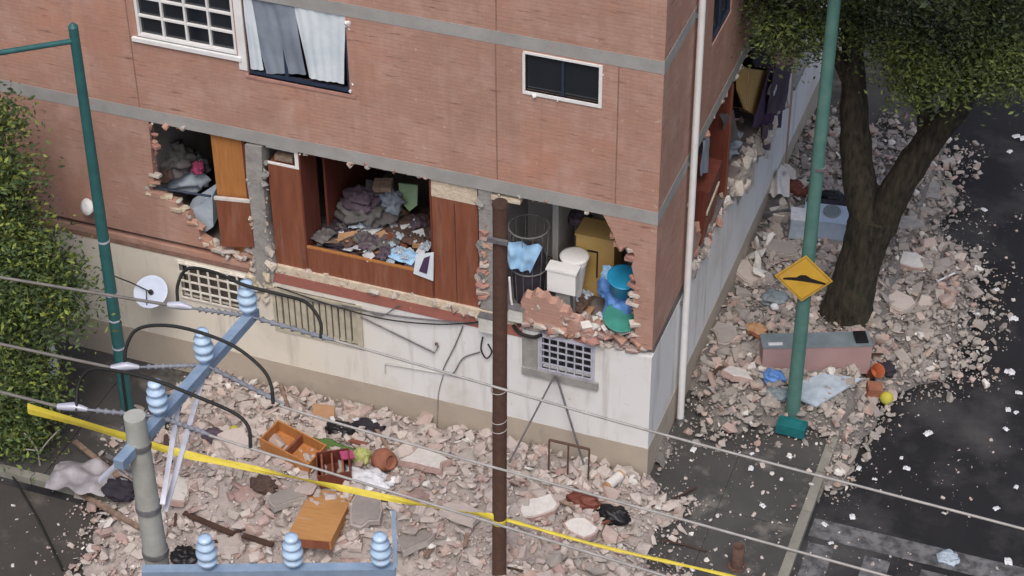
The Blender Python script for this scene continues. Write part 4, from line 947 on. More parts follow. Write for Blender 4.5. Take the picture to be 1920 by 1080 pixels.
# ------------------------------------------------------------------ DEBRIS HELPERS
def on(px, py, dz=0):
    p = G(px, py, 0)
    for _ in range(6): p = G(px, py, surf(p.x, p.y)+dz)
    return p
def obox(c, L, W, H, rx=0, ry=0, rz=0):
    return MB().box(-L/2, L/2, -W/2, W/2, 0, H, rotm(c, rx, ry, rz))
def yaw(a, b):
    d = b-a; return math.degrees(math.atan2(d.y, d.x))
def lump(name, px, py, s, m, label, cat, seed, rough=.5, fold=0.05, dz=0):
    c = on(px, py, dz); return tg(blob(c+Vector((0, 0, s[2]*.45)), *s, seed, rough, 2.2, 18, fold).build(name, m), label, cat)
def stick(name, pts, r, m, label, cat, n=6): return tg(MB().tube(pts, r, n).build(name, m), label, cat)
def openbox(t, c, L, W, H, rx, ry, rz, m, th=.02):
    M_ = rotm(c, rx, ry, rz)
    MB().box(-L/2, L/2, -W/2, W/2, 0, th, M_).build('bottom', m, t)
    MB().box(-L/2, L/2, -W/2, -W/2+th, th, H, M_).build('front_board', m, t); MB().box(-L/2, L/2, W/2-th, W/2, th, H, M_).build('back_board', m, t)
    MB().box(-L/2, -L/2+th, -W/2+th, W/2-th, th, H, M_).build('end_board', m, t); MB().box(L/2-th, L/2, -W/2+th, W/2-th, th, H, M_).build('end_board', m, t)
# ------------------------------------------------------------------ FRONT DEBRIS
a, b = on(505, 835), on(590, 878); c = (a+b)/2
t = thing('drawer', c, 'open orange wooden drawer on the rubble by the wall', 'drawer'); openbox(t, c+Vector((0, .1, .02)), 1.02, .5, .26, 6, 4, yaw(a, b), 'orangewood', .025)
MB().box(-.02, .02, -.22, .22, .03, .24, rotm(c+Vector((0, .1, .02)), 6, 4, yaw(a, b))).build('divider', 'redwood', t)
a, b = on(624, 925), on(585, 1052); c = (a+b)/2
t = thing('chest', c, 'long flat orange wooden chest lying tilted among the bricks', 'chest'); Mx = rotm(c+Vector((0, 0, .06)), 5, -6, yaw(a, b))
Lh = (b-a).length/2
MB().box(-Lh, Lh, -.36, .36, 0, .17, Mx).build('body', 'orangewood', t); MB().box(-Lh-.01, Lh+.01, -.37, .37, .172, .195, Mx).build('lid', 'tanwood', t); MB().box(Lh+.002, Lh+.009, -.33, .33, .01, .165, Mx).build('end_board', 'redwood', t)
c = on(628, 895); t = thing('cabinet', c, 'dark red wooden cabinet lying broken beside the orange drawer', 'cabinet'); Mx = rotm(c+Vector((0, .05, .0)), 10, -6, 25)
openbox(t, c+Vector((0, .05, .02)), .55, .5, .34, 10, -6, 25, 'darkredwood')
for k in range(3): MB().box(-.2+.17*k, -.17+.17*k, -.23, .23, .03, .32, Mx).build('shelf', 'redwood', t)
tg(obox(on(652, 880)+Vector((0, 0, .3)), .22, .16, .04, 15, 10, 40).build('red_book', 'magenta'), 'small red book lying on the dark red cabinet', 'book')
lump('lime_cloth', 677, 862, (.17, .15, .15), 'limecloth', 'crumpled lime green cloth on the rubble by the clay pot', 'cloth', 3)
c = on(716, 872); t = thing('clay_pot', c, 'round brown clay pot lying in the rubble near the wall', 'pot')
MB().lathe([(.08, 0), (.17, .1), (.2, .22), (.17, .34), (.12, .38), (.14, .41), (.11, .41), (.09, .36)], c+Vector((-.12, 0, .14)), (.85, -.35, .3), 16).build('body', 'terracotta', t)
lump('black_bag', 640, 812, (.26, .16, .14), 'black', 'black plastic bag heaped against the wall foot', 'bag', 5)
lump('dark_clothes', 692, 806, (.28, .14, .12), 'darkcloth', 'heap of dark clothes beside the black bag at the wall foot', 'clothes', 6)
for (x_, y_, k) in ((640, 808, 0), (668, 800, 1), (700, 804, 2), (625, 800, 3)):
    tg(obox(on(x_, y_)+Vector((0, 0, .16)), .12, .07, .012, rnd.uniform(-20, 20), rnd.uniform(-20, 20), rnd.uniform(0, 180)).build('paper_scrap', 'paper'), 'white scrap of paper on the dark heap at the wall foot', 'paper', 'scraps on the dark heap')
tg(obox(on(605, 795)+Vector((0, .05, .02)), .38, .05, .3, -18, 0, 10).build('cardboard_sheet', 'cardboard'), 'brown cardboard sheet leaning on the wall foot', 'cardboard')
lump('potted_greens', 610, 838, (.42, .1, .09), 'moss', 'flattened green plant beside the orange drawer', 'plant', 9, .8)
# tarpaulin and planks near the concrete pole
def crumple(c, L, W, h, seed, rz, fr=3.0):
    M_ = rotm(c, 0, 0, rz)
    return MB().sheet(None, 26, 20, lambda u, v: M_ @ Vector(((u-.5)*L, (v-.5)*W*(1-.3*abs(u-.5)), .03+h*(.5+.5*noise.noise(Vector((u*fr*1.6, v*fr, seed))))*(1-.6*abs(u-.5)-.6*abs(v-.5)))))
tg(crumple(on(172, 912)+Vector((0, 0, .02)), 1.35, .8, .5, 4.2, 8).build('tarpaulin', 'greyplas'), 'crumpled grey plastic sheet at the edge of the rubble', 'sheet')
lump('dark_bag', 228, 925, (.3, .22, .16), 'darkcloth', 'dark bag half under the grey plastic sheet', 'bag', 14)
for k, (p, q, m, lab) in enumerate([((345, 962), (438, 1002), 'darkwood', 'long dark plank lying across the pale bricks'), ((455, 1004), (512, 1022), 'darkwood', 'short dark plank end to end with the long one'), ((150, 925), (262, 990), 'oldwood', 'thin weathered batten under the grey plastic sheet'), ((140, 828), (248, 915), 'oldwood', 'thin weathered batten leaning over the grey plastic sheet'), ((200, 855), (245, 880), 'greysteel', 'short steel bar beside the grey plastic sheet')]):
    A, B = on(*p, .1), on(*q, .1); L_ = (B-A).length
    M_ = Matrix.Translation((A+B)/2) @ (B-A).to_track_quat('X', 'Z').to_matrix().to_4x4()
    tg(MB().box(-L_/2, L_/2, -.045, .045, -.02, .025, M_).build('plank', m), lab, 'plank')
lump('black_sack', 345, 1050, (.2, .18, .16), 'black', 'black sack behind the lower crossarm in the bricks', 'sack', 22)
lump('lavender_cloth', 405, 822, (.22, .14, .12), 'plum', 'mauve cloth in the rubble near the wall', 'cloth', 23)
lump('yellow_jug', 440, 812, (.09, .09, .1), 'yellowplas', 'small yellow jug in the rubble near the wall', 'jug', 24, .2)
lump('brown_sack', 495, 915, (.22, .16, .14), 'brownjunk', 'dark brown sack in the middle of the front rubble', 'sack', 25)
lump('white_sheet', 700, 905, (.4, .22, .12), 'paper', 'dirty white sheet spread over the rubble by the cabinet', 'sheet', 26, .8, .1)
stick('leaning_post', [F(527, 722, -.12), on(556, 788)+Vector((0, -.15, 0))], .045, 'oldwood', 'short weathered post leaning on the beige plinth', 'post')
# sticks and steel frame under the small grille window
tip = F(1040, 704, -.10)
stick('steel_rod', [tip, on(952, 872)], .016, 'greysteel', 'thin steel rod leaning from the small grille window towards the brown pole', 'rod')
stick('steel_rod', [tip+Vector((.03, 0, 0)), on(1098, 882)], .02, 'greysteel', 'thin steel rod leaning from the small grille window onto the steel frame', 'rod')
yf = -.55; f0, f1 = F(1030, 824, yf), F(1105, 843, yf); zt = (f0.z+f1.z)/2; g0, g1 = Vector((f0.x, yf, zt)), Vector((f1.x, yf, zt))
t = thing('stool_frame', Vector((g0.x, yf, .1)), 'bare rusty steel stool frame standing below the small grille window', 'frame')
MB().cyl(g0, g1, .024, None, 8).build('top_bar', 'rust', t)
for k, (p, dy) in enumerate(((g0, 0), (g1, 0), (g0.lerp(g1, .48), 0))): MB().cyl(p, Vector((p.x, yf-.04, .05)), .017, None, 8).build('leg', 'rust', t)
MB().cyl(Vector((g0.x, yf-.03, .26)), Vector((g1.x, yf-.03, .26)), .014, None, 8).build('stretcher', 'rust', t)
A, B = on(1136, 914, .09), on(1164, 890, .09)
t = thing('pipe_roll', A, 'short pale cardboard tube lying at the corner of the wall', 'tube'); MB().cyl(A, B, .085, None, 16).build('tube', 'cardboard', t); MB().cyl(A.lerp(B, .1), A.lerp(B, .9), .088, None, 16, cap=False).build('wrapping', 'rub_pale', t)
lump('black_bag', 1150, 972, (.27, .17, .15), 'black', 'black plastic bag among the bricks near the corner pavement', 'bag', 31)
lump('maroon_cloth', 1095, 945, (.3, .14, .12), 'darkredwood', 'maroon cloth in the bricks beside the black bag', 'cloth', 32)
tg(obox(on(955, 960), .28, .2, .02, 14, -8, 30).build('white_tile', 'rub_pale'), 'oval white board leaning at the foot of the brown pole', 'board')
stick('branch', [on(1222, 950, .03), on(1262, 936, .05), on(1305, 914, .03)], .02, 'darkwood', 'dark broken branch lying on the corner pavement', 'branch')
stick('branch', [on(1235, 1012, .03), on(1285, 1022, .04), on(1325, 1034, .03)], .016, 'darkwood', 'thin dark branch lying near the bollard', 'branch')
# ------------------------------------------------------------------ SIDE STREET DEBRIS
a, b = on(1430, 694), on(1628, 712); c = (a+b)/2; rz = yaw(a, b); L = (b-a).length
t = thing('sideboard', c, 'long mauve sideboard with slate top lying by the tree trunk', 'sideboard'); Mx = rotm(c, -6, 0, rz)
MB().box(-L/2, L/2, 0, .42, 0, .585, Mx).build('body', 'pinkboard', t); MB().box(-L/2-.01, L/2+.01, -.015, .44, .587, .612, Mx).build('top', 'slate', t)
MB().box(L/2-.28, L/2-.06, .05, .4, .614, .65, Mx).build('dark_inset', 'black', t); MB().box(-L/2+.1, -L/2+.35, .05, .12, .614, .63, Mx).build('trim', 'paper', t)
pts = [G(x_, y_, .30) for x_, y_ in ((1493, 748), (1503, 716), (1545, 702), (1616, 712), (1531, 764))]
tg(MB().prism(pts, (0, 0, .035)).build('white_board', 'palecloth'), 'broken pale blue board sticking out under the mauve sideboard', 'board')
lump('blue_bag', 1450, 712, (.2, .15, .13), 'bluebag', 'blue bag beside the foot of the faded lamp post', 'bag', 41)
lump('green_bag', 1458, 742, (.22, .14, .1), 'slate', 'grey green bag against the faded lamp post', 'bag', 42)
a, b = on(1455, 812), on(1506, 826); c = (a+b)/2
t = thing('teal_crate', c, 'teal plastic crate lying at the foot of the faded lamp post', 'crate'); openbox(t, c+Vector((0, .12, .02)), .5, .26, .2, 0, 0, yaw(a, b), 'tealplastic', .03)
MB().box(-.24, .24, -.12, .12, .15, .18, rotm(c+Vector((0, .12, .02)), 0, 0, yaw(a, b))).build('lid', 'tealplastic', t)
c = on(1661, 756)
t = thing('ball', c, 'yellow ball lying on the road edge by the sideboard', 'ball'); m = MB(); m.lathe([(.12*math.sin(math.pi*i/10), .12-.12*math.cos(math.pi*i/10)) for i in range(11)], c, n=18).build('shell', 'yellowplas', t); m = MB().lathe([(.1205, .112), (.122, .12), (.1205, .128)], c, n=18).build('seam', 'limecloth', t)
c = on(1632, 708)
t = thing('bucket', c, 'orange bucket tipped beside the end of the sideboard', 'bucket'); MB().lathe([(.1, 0), (.13, .26), (.14, .26), (.12, .24), (.09, .03)], c+Vector((0, 0, .08)), (.4, -.3, .6), 16).build('body', 'orangeplas', t)
MB().tube([c+Vector((.1, -.2, .2)), c+Vector((.2, -.28, .16)), c+Vector((.24, -.12, .22))], .008, 6).build('handle', 'greysteel', t)
tg(obox(on(1636, 738), .26, .22, .2, 6, 8, 20).build('brown_carton', 'terracotta'), 'small brown carton between the yellow ball and the bucket', 'carton')
lump('dark_bag', 1662, 698, (.17, .15, .13), 'darkcloth', 'dark bag on the road edge beside the orange bucket', 'bag', 45)
c = on(1548, 440)
t = thing('washing_machine', c, 'pale blue washing machine lying on its back behind the lamp post', 'washing machine'); Mx = rotm(c+Vector((-.02, .12, 0)), 8, 0, 8)
MB().box(-.45, .42, -.28, .34, 0, .5, Mx).build('body', 'greyappl', t); cc = Mx @ Vector((.08, .02, .502)); MB().lathe([(.17, 0), (.17, .02), (.13, .03), (.12, .015)], cc, (Mx.to_3x3() @ Vector((0, 0, 1))), 20).build('porthole', 'slate', t); MB().box(-.44, .41, .22, .33, .502, .52, Mx).build('control_panel', 'darkcloth', t)
c = on(1495, 440); t = thing('small_cabinet', c, 'small white cabinet beside the washing machine', 'cabinet'); Mx = rotm(c, 0, 4, 12)
MB().box(-.17, .17, -.16, .2, 0, .45, Mx).build('body', 'palecloth', t); MB().box(-.19, .19, -.18, .22, .452, .48, Mx).build('top', 'paper', t)
lump('black_bag', 1560, 378, (.3, .2, .14), 'black', 'black bag behind the washing machine', 'bag', 51)
lump('red_bag', 1490, 362, (.22, .2, .18), 'darkredwood', 'maroon bundle behind the white cabinet', 'bundle', 52)
c = on(1445, 398)
t = thing('sink', c, 'grey steel sink fallen against the foot of the side wall', 'sink'); Mx = rotm(c+Vector((0, 0, .12)), 12, -10, 20)
openbox(t, c+Vector((0, 0, .1)), .72, .46, .16, 14, -10, 20, 'greysteel', .03)
MB().box(-.5, -.365, -.24, .24, .13, .16, rotm(c+Vector((0, 0, .1)), 14, -10, 20)).build('drainer', 'slate', t)
A = S(1452, 300, .18); 
tg(crumple(G(1455, 350, .5), .5, 1.1, .5, 7.7, 15).build('plaster_sheet', 'rub_pale'), 'curved white sheet of fallen plaster against the side wall', 'plaster')
for k, (p, s_, r_) in enumerate([((1729, 322), (.42, .14, .07), -35), ((1780, 352), (.3, .13, .06), -50), ((1738, 358), (.5, .5, .05), 15), ((1700, 420), (.5, .34, .06), 40)]):
    tg(obox(on(*p), *s_, 4, 6, r_).build('stone_slab', 'kerb' if k < 2 else 'concrete'), ['long pale stone lying across the kerb end', 'short pale stone beside the kerb end on the road', 'flat grey concrete slab lying on the kerb beside the trunk', 'flat grey concrete slab between the trunk and the kerb'][k], 'slab')
stick('stick', [on(1757, 528, .05), on(1790, 512, .08)], .02, 'paper', 'pale stick on the rubble spilling onto the road', 'stick')
lump('green_cloth', 1455, 566, (.26, .2, .14), 'slate', 'grey green cloth on the rubble below the warning sign', 'cloth', 55)
lump('orange_rags', 1418, 622, (.2, .16, .1), 'cardboard', 'orange brown rags on the rubble beside the sideboard', 'rags', 56)
lump('white_bottle', 1452, 578, (.08, .06, .07), 'paper', 'small white bottle on the grey green cloth', 'bottle', 57, .2, 0, .1)
# ------------------------------------------------------------------ LITTER
LIT = [(1905, 258), (1918, 262), (1893, 286), (1893, 700), (1910, 738), (1886, 806), (1905, 775), (1890, 770), (1555, 914), (1598, 971), (1546, 985), (1480, 858), (1408, 880), (1430, 950), (1410, 852), (1300, 845), (1905, 915), (1890, 1055), (1778, 1048), (1740, 815), (1815, 640), (1835, 590), (1868, 955), (1640, 900), (1558, 1020), (1700, 880), (1780, 620), (1900, 600), (1868, 545), (1800, 500), (1845, 395), (1690, 860), (1610, 880), (1465, 900)]
LANDP = [('crossing bars', 4.5, -1), ('stop line', 4, .2), ('yellow ball', 3.6, 2.9), ('kerb opposite the lamp post', 3, 1.5), ('rubble spill', 4.9, 6), ('tree crown', 5, 12), ('middle of the street', 6, 4)]
LANDP2 = [('kerb', 2.6, .5), ('white pipe', .5, 1.5), ('bollard', 1.9, -1.4), ('teal crate', 1.9, 1.9), ('wall corner', .2, -.2)]
for i, (px, py) in enumerate(LIT):
    p = G(px, py, 0); p = G(px, py, ground(p.x, p.y)); s_ = rnd.uniform(.07, .2) if px > 1700 else rnd.uniform(.06, .13)
    road_ = p.x > KX
    o = crumple(p+Vector((0, 0, -.02)), s_, s_*.75, .1*s_/.2, i*1.9, rnd.uniform(0, 360)).build('paper_scrap', 'paper')
    tg(o, ('large' if s_ > .14 else 'small')+' white paper scrap on the '+('dark road nearest the '+nearest(p.x, p.y, LANDP) if road_ else 'corner pavement nearest the '+nearest(p.x, p.y, LANDP2)), 'paper', 'paper scraps on the road' if road_ else 'paper scraps on the corner pavement')
lump('plastic_bag', 1778, 1050, (.17, .13, .1), 'palecloth', 'pale blue plastic bag on the crossing', 'bag', 61)
# loose cable on the ground by the left tree
stick('loose_cable', bez([on(-10, 838, .03), on(40, 920, .03), on(75, 980, .03), on(118, 1070, .03)], 5), .02, 'cableblack', 'loose black cable trailing on the dusty ground by the tree', 'cable')
# ------------------------------------------------------------------ ON THE FRONT WALL
c = F(283, 548, -.45)
t = thing('satellite_dish', F(283, 560, -.02), 'pale blue satellite dish fixed to the cream wall by the square grille', 'satellite dish')
ax = Vector((.12, -.55, .83)).normalized()
MB().lathe([(.02, -.06), (.16, -.04), (.27, .0), (.3, .03), (.292, .034), (.26, .012), (.15, -.02), (.01, -.035)], c, ax, 24).build('reflector', 'dish', t)
MB().cyl(c-ax*.05, F(283, 575, -.0), .022, None, 8).build('mount', 'greysteel', t); fc = c+ax*.36+Vector((0, 0, -.1)); MB().cyl(c-ax*.0+Vector((0, -.2, -.2)), fc, .012, None, 6).build('feed_arm', 'greysteel', t)
MB().cyl(c-ax*.03, c+ax*.03, .045, None, 10).build('feed_horn', 'black', t)
c = F(163, 388, -.12)
t = thing('wall_lamp', F(163, 388, -.0), 'small white round lamp on the brick wall behind the lamp post', 'lamp'); MB().lathe([(.05, -.1), (.12, -.06), (.15, 0), (.14, .02), (.06, .04)], c, (-.3, -.8, .4), 16).build('shade', 'white', t); MB().cyl(c, F(163, 388, -.0), .025, None, 8).build('bracket', 'greysteel', t)
wallcable([(215, 518), (230, 524), (248, 531), (283, 548)], .012, 'cableblack', 'dish_cable', 'dark cable from the lamp post to the satellite dish', 'cable', -.5)
wallcable([(470, 545), (560, 560), (640, 575), (740, 592), (830, 602), (905, 607)], .014, 'greysteel', 'telephone_cable', 'grey cable sagging below the red band', 'cable', -.04)
wallcable([(520, 538), (620, 572), (720, 598), (820, 608), (900, 604)], .012, 'cableblack', 'telephone_cable', 'thin black cable crossing the cream slatted window', 'cable', -.06)
wallcable([(640, 572), (680, 580), (715, 592), (742, 576), (750, 572)], .01, 'greysteel', 'telephone_cable', 'short grey cable curling above the white wall', 'cable', -.05)
stick('awning_rod', [F(676, 594, -.05), F(815, 662, -.05), F(822, 648, -.03)], .014, 'greysteel', 'slanting steel rod fixed to the white wall', 'rod')
MB().cyl(F(818, 645, -.001), F(818, 645, -.06), .03, None, 8).build('bracket', 'rust', bld)
stick('wall_pipe', [F(722, 700, -.03), F(722, 682, -.03), F(830, 700, -.03), F(868, 708, -.03)], .013, 'meterbox', 'thin pale pipe bent along the white wall', 'pipe')
wallcable([(868, 612), (852, 650), (832, 690), (834, 698), (850, 700), (868, 672), (900, 660)], .011, 'greysteel', 'drop_cable', 'grey drop cable looping down from the meter box', 'cable', -.03)
wallcable([(832, 700), (822, 740), (820, 800), (818, 830)], .009, 'concrete', 'drop_cable', 'thin pale cable hanging down to the plinth', 'cable', -.02)
for (p, q, lab) in (((897, 594), (928, 628), 'pale meter box left of the brown pole under the ledge'), ((953, 578), (979, 607), 'pale meter box below the broken bathroom sill')):
    A, B = F(*p, -.14), F(*q, -.14)
    t = thing('meter_box', Vector(((A.x+B.x)/2, 0, B.z)), lab, 'meter box'); MB().box(A.x, B.x, -.14, -.001, B.z, A.z).build('case', 'meterbox', t); MB().box(A.x+.03, B.x-.03, -.147, -.141, B.z+.08, A.z-.04).build('door', 'meterbox', t)
    MB().box(A.x-.015, B.x+.015, -.16, -.001, A.z+.001, A.z+.02).build('cap', 'greysteel', t)
stick('conduit', [F(955, 520, -.05), F(958, 560, -.05), F(962, 580, -.05)], .02, 'white', 'white conduit rising from the meter box to the torn room', 'conduit')
wallcable([(905, 632), (902, 655), (912, 672), (922, 660), (915, 645)], .014, 'cableblack', 'meter_cable', 'dark cable loop hanging under the meter box', 'cable', -.06)
wallcable([(962, 610), (975, 625), (1000, 632), (1015, 628)], .03, 'cableblack', 'meter_cable', 'thick dark cable trailing above the small grille window', 'cable', -.05)
# ------------------------------------------------------------------ ROOM WITH THE WINDOW (left)
FZ = 2.902
def lumpz(name, px, py, z, s, m, label, cat, seed, rough=.5, fold=.05):
    c = G(px, py, z); return tg(blob(c+Vector((0, 0, s[2]*.3)), *s, seed, rough, 2.2, 18, fold).build(name, m), label, cat)
A = F(393, 262, .1); B = F(456, 400, .1)
t = thing('wardrobe_door', Vector((-7.3, .1, FZ)), 'upright orange wardrobe door in the left torn room', 'door'); MB().box(-7.62, -7.06, .10, .14, FZ, 5.28).build('panel', 'orangewood', t); MB().box(-7.62, -7.06, .088, .098, 3.98, 4.04).build('rail', 'redwood', t); MB().box(-7.055, -7.0, .08, .4, FZ, 5.28).build('side', 'darkredwood', t)
p4 = [F(404, 372, -.02), F(468, 378, -.04), F(476, 464, -.06), F(416, 462, -.08)]
t = thing('fallen_door', p4[3], 'orange red door panel tilting out below the wardrobe door', 'door'); MB().prism(p4, (0, .04, 0)).build('panel', 'redwood', t); MB().prism([p4[0]+Vector((-.03, -.005, .02)), p4[1]+Vector((0, -.005, .02)), p4[1]+Vector((0, -.005, -.03)), p4[0]+Vector((-.03, -.005, -.03))], (0, .05, 0)).build('edge_trim', 'rub_pale', t)
lumpz('bed_sheet', 345, 330, 3.45, (.5, .4, .34), 'palecloth', 'pale blue bedding heaped inside the left torn window', 'bedding', 71, .6)
tg(MB().prism([F(348, 400, .2), F(398, 368, .25), F(400, 425, .2), F(378, 440, .2)], (0, .3, .1)).build('mattress_end', 'palecloth'), 'pale mattress corner behind the jagged brick edge', 'mattress')
lumpz('magenta_cloth', 372, 318, 3.85, (.11, .13, .13), 'magenta', 'magenta cloth on the bedding in the left torn room', 'cloth', 72)
lumpz('dark_clothes', 320, 305, 3.9, (.4, .35, .3), 'greycloth', 'heap of grey clothes in the left torn room', 'clothes', 73, .7)
lumpz('brown_bag', 310, 328, 3.8, (.18, .2, .2), 'brownjunk', 'small brown bag on the bedding in the left torn room', 'bag', 74)
tg(MB().tube([F(283, 240, .08), F(290, 352, .08), F(395, 368, .08)], .022, 6).build('window_frame', 'bluemetal'), 'bent dark window frame left in the torn brick opening', 'window frame')
# ------------------------------------------------------------------ WARDROBE ROOM (middle)
wd0 = Vector((-4.8, .1, FZ))
t = thing('built_in_wardrobe', wd0, 'red brown built in wardrobe exposed by the missing wall', 'wardrobe')
xl0, xl1 = -6.60, F(568, 400, .05).x; xr0, xr1 = F(812, 450, .05).x, -2.96
MB().box(xl0, xl1, .05, .6, FZ, 4.93).build('left_cabinet', 'redwood', t)
MB().box(xl1-.001+.003, xl1+.03, .04, .62, FZ, ZB0-.01).build('side_panel', 'darkredwood', t)
m = MB(); m.box(xl0, xl1, .05, .08, 4.935, 4.97); m.box(xl0, xl1, .05, .08, ZB0-.07, ZB0-.01); m.box(xl1-.07, xl1, .05, .08, 4.97, ZB0-.07); sh = m.build('shelf_frame', 'white', t)
MB().box(xl0, xl1-.005, .5, .52, 4.94, ZB0-.01).build('shelf_back', 'darkcloth', sh)
MB().box(xl0+.1, xl1-.15, .12, .3, 4.975, 5.08).build('boxes', 'oldwood', sh)
MB().box(xr0, xr1, .05, .6, FZ, F(830, 370, .05).z-.02).build('right_cabinet', 'redwood', t)
MB().box(xr0-.03, xr0-.003, .04, .62, FZ, ZB0-.01).build('side_panel', 'darkredwood', t)
MB().box(xr0, xr1, .045, .09, F(830, 370, .05).z-.015, ZB0-.01).build('cornice', 'mortarwarm', t)
xm = (xr0+xr1)/2; MB().box(xm-.006, xm+.006, .044, .0495, FZ+.01, 4.9).build('door_gap', 'darkwood', t)
zb = F(600, 470, .03).z
MB().box(xl1+.031, xr0-.031, .03, .07, FZ, zb).build('base_board', 'redwood', t); MB().box(xl1+.031, xr0-.031, .025, .075, zb+.001, zb+.03).build('base_rail', 'orangewood', t)
MB().box(xl1+.031, xr0-.031, .076, 1.9, FZ, zb-.12).build('platform', 'brownjunk', t)
MB().box(xl1+.1, xl1+.14, .7, 3.1, FZ, ZB0-.02).build('rear_panel', 'darkredwood', t)
MB().box(xr0-.25, xr0-.05, .62, .95, FZ, ZB0-.02).build('rear_panel', 'darkredwood', t)
zp = zb-.12
lumpz('clothes_heap', 690, 400, zp+.25, (.46, .4, .26), 'greycloth', 'large heap of grey clothes in the wardrobe room', 'clothes', 81, .7)
lumpz('purple_clothes', 680, 375, zp+.55, (.28, .26, .14), 'plum', 'mauve clothes on top of the grey heap', 'clothes', 82, .8)
lumpz('box_of_clothes', 735, 385, zp+.45, (.2, .2, .22), 'curtaingrey', 'pale grey bundle beside the heap of clothes', 'bundle', 83, .7)
tg(MB().prism([F(747, 344, 1.3), F(783, 348, 1.3), F(782, 385, 1.25), F(768, 396, 1.25), F(750, 378, 1.3)], (0, .03, 0)).build('green_board', 'greenboard'), 'pale green board standing behind the clothes heap', 'board')
tg(obox(G(710, 458, zp+.06), .42, .4, .05, 10, -8, 48).build('cardboard_sheet', 'cardboard'), 'brown cardboard sheet lying in the wardrobe opening', 'cardboard')
tg(obox(G(790, 458, zp+.05), .3, .24, .08, 0, 6, 20).build('carton', 'cardboard'), 'small tan carton against the right wardrobe cabinet', 'carton')
tg(crumple(G(757, 484, zp+.1), .5, .36, .12, 3.3, -10).build('white_sheet', 'bluecloth'), 'pale blue white cloth spilling over the wardrobe base', 'cloth')
p4 = [F(780, 478, .0), F(813, 474, .0), F(812, 527, -.02), F(775, 513, -.02)]
t2 = thing('printed_cloth', p4[3], 'white cloth with purple stripe hanging over the wardrobe base', 'cloth'); MB().prism(p4, (0, .02, 0)).build('cloth', 'curtainwhite', t2)
MB().prism([p4[0].lerp(p4[1], .45)+Vector((0, -.006, -.08)), p4[0].lerp(p4[1], .8)+Vector((0, -.006, -.05)), p4[3].lerp(p4[2], .7)+Vector((0, -.006, .1)), p4[3].lerp(p4[2], .3)+Vector((0, -.006, .1))], (0, .004, 0)).build('stripe', 'purple', t2)
for i, (px, py, s_, m, lab) in enumerate([(683, 430, .12, 'rub_pale', 'white plaster crumb'), (690, 438, .1, 'rub_pale', 'b'), (668, 452, .09, 'rub_pale', 'c'), (600, 458, .11, 'rub_dusty', 'd'), (672, 468, .1, 'rub_pale', 'e'), (800, 420, .12, 'cardboard', 'f'), (740, 425, .14, 'brownjunk', 'g'), (765, 440, .12, 'oldwood', 'h'), (630, 425, .15, 'greycloth', 'i')]):
    o = inst('plaster_lump', tpl('lump', m, i % 8), G(px, py, zp+.03), (rnd.random()*6, .3, rnd.random()*6), s_)
    tg(o, 'loose lump of debris on the dark wardrobe platform', 'debris', 'lumps on the wardrobe platform')
lumpz('dark_blanket', 640, 440, zp, (.6, .42, .1), 'darkcloth', 'dark blanket spread in the wardrobe room', 'blanket', 84, .4)
lumpz('brown_blanket', 760, 425, zp, (.5, .35, .14), 'brownjunk', 'brown blanket behind the cardboard in the wardrobe room', 'blanket', 85, .6)
# ------------------------------------------------------------------ BATHROOM (right)
c = G(1056, 575, FZ); c.y = .28; c = F(1056, 572, .28); c.z = FZ+.02
t = thing('toilet', c, 'white toilet seen from behind its cistern in the torn bathroom', 'toilet')
zc = F(1056, 512, .2).z
MB().box(c.x-.25, c.x+.23, .2, .4, zc-.42, zc).build('cistern', 'whitegloss', t); MB().box(c.x-.27, c.x+.25, .18, .42, zc+.001, zc+.04).build('cistern_lid', 'whitegloss', t)
bc = Vector((c.x+.05, .68, FZ)); zh = zc-.45
MB().lathe([(.13, 0), (.12, zh*.3-FZ*.3), (.2, zh-FZ+.3), (.23, zh-FZ+.42), (.2, zh-FZ+.43), (.13, zh-FZ+.25)], bc, n=20).build('bowl', 'whitegloss', t); MB().lathe([(.24, 0), (.245, .03), (.2, .045), (.02, .05)], bc+Vector((0, 0, zh-FZ+.435)), n=20).build('seat', 'white', t)
MB().box(c.x+.19, c.x+.23, .2, .24, FZ, zc-.42).build('supply_pipe', 'greysteel', t); MB().box(c.x-.12, c.x+.12, .25, .4, FZ, zc-.42).build('support', 'concrete', t)
x0, x1 = F(1080, 460, .95).x, F(1152, 460, .95).x; z0, z1 = FZ+.02, F(1110, 446, .95).z
t = thing('ochre_cabinet', Vector(((x0+x1)/2, 1.1, FZ)), 'ochre yellow cabinet standing at the back of the torn bathroom', 'cabinet')
MB().box(x0, x1, .95, 1.4, z0, z1).build('body', 'yellowbox', t); zz = z1-.28
MB().box(x0+.2, x0+.38, .94, .949, zz, zz+.03).build('hasp', 'black', t); MB().box(x0+.355, x0+.38, .938, .9485, zz-.5, zz).build('hasp_bar', 'black', t); MB().box(x0-.02, x1+.02, .93, 1.42, z1+.001, z1+.03).build('top', 'yellowbox', t)
lumpz('grey_bundle', 1085, 412, z1-.1, (.2, .2, .12), 'plum', 'mauve bundle lying on the ochre cabinet', 'bundle', 92)
c = F(1166, 540, .45); zt_ = F(1166, 514, .45).z
t = thing('blue_tub', Vector((c.x, .45, zt_-.34)), 'bright blue plastic tub resting on bags beside the corner brick pier', 'tub')
MB().lathe([(.17, 0), (.2, .03), (.235, .3), (.255, .34), (.235, .34), (.215, .3), (.16, .05)], (c.x, .45, zt_-.34), (.12, -.2, 1), 22).build('body', 'blueplastic', t); MB().lathe([(.24, .335), (.262, .335), (.262, .36), (.24, .36)], (c.x, .45, zt_-.34), (.12, -.2, 1), 22).build('rim', 'blueplastic', t)
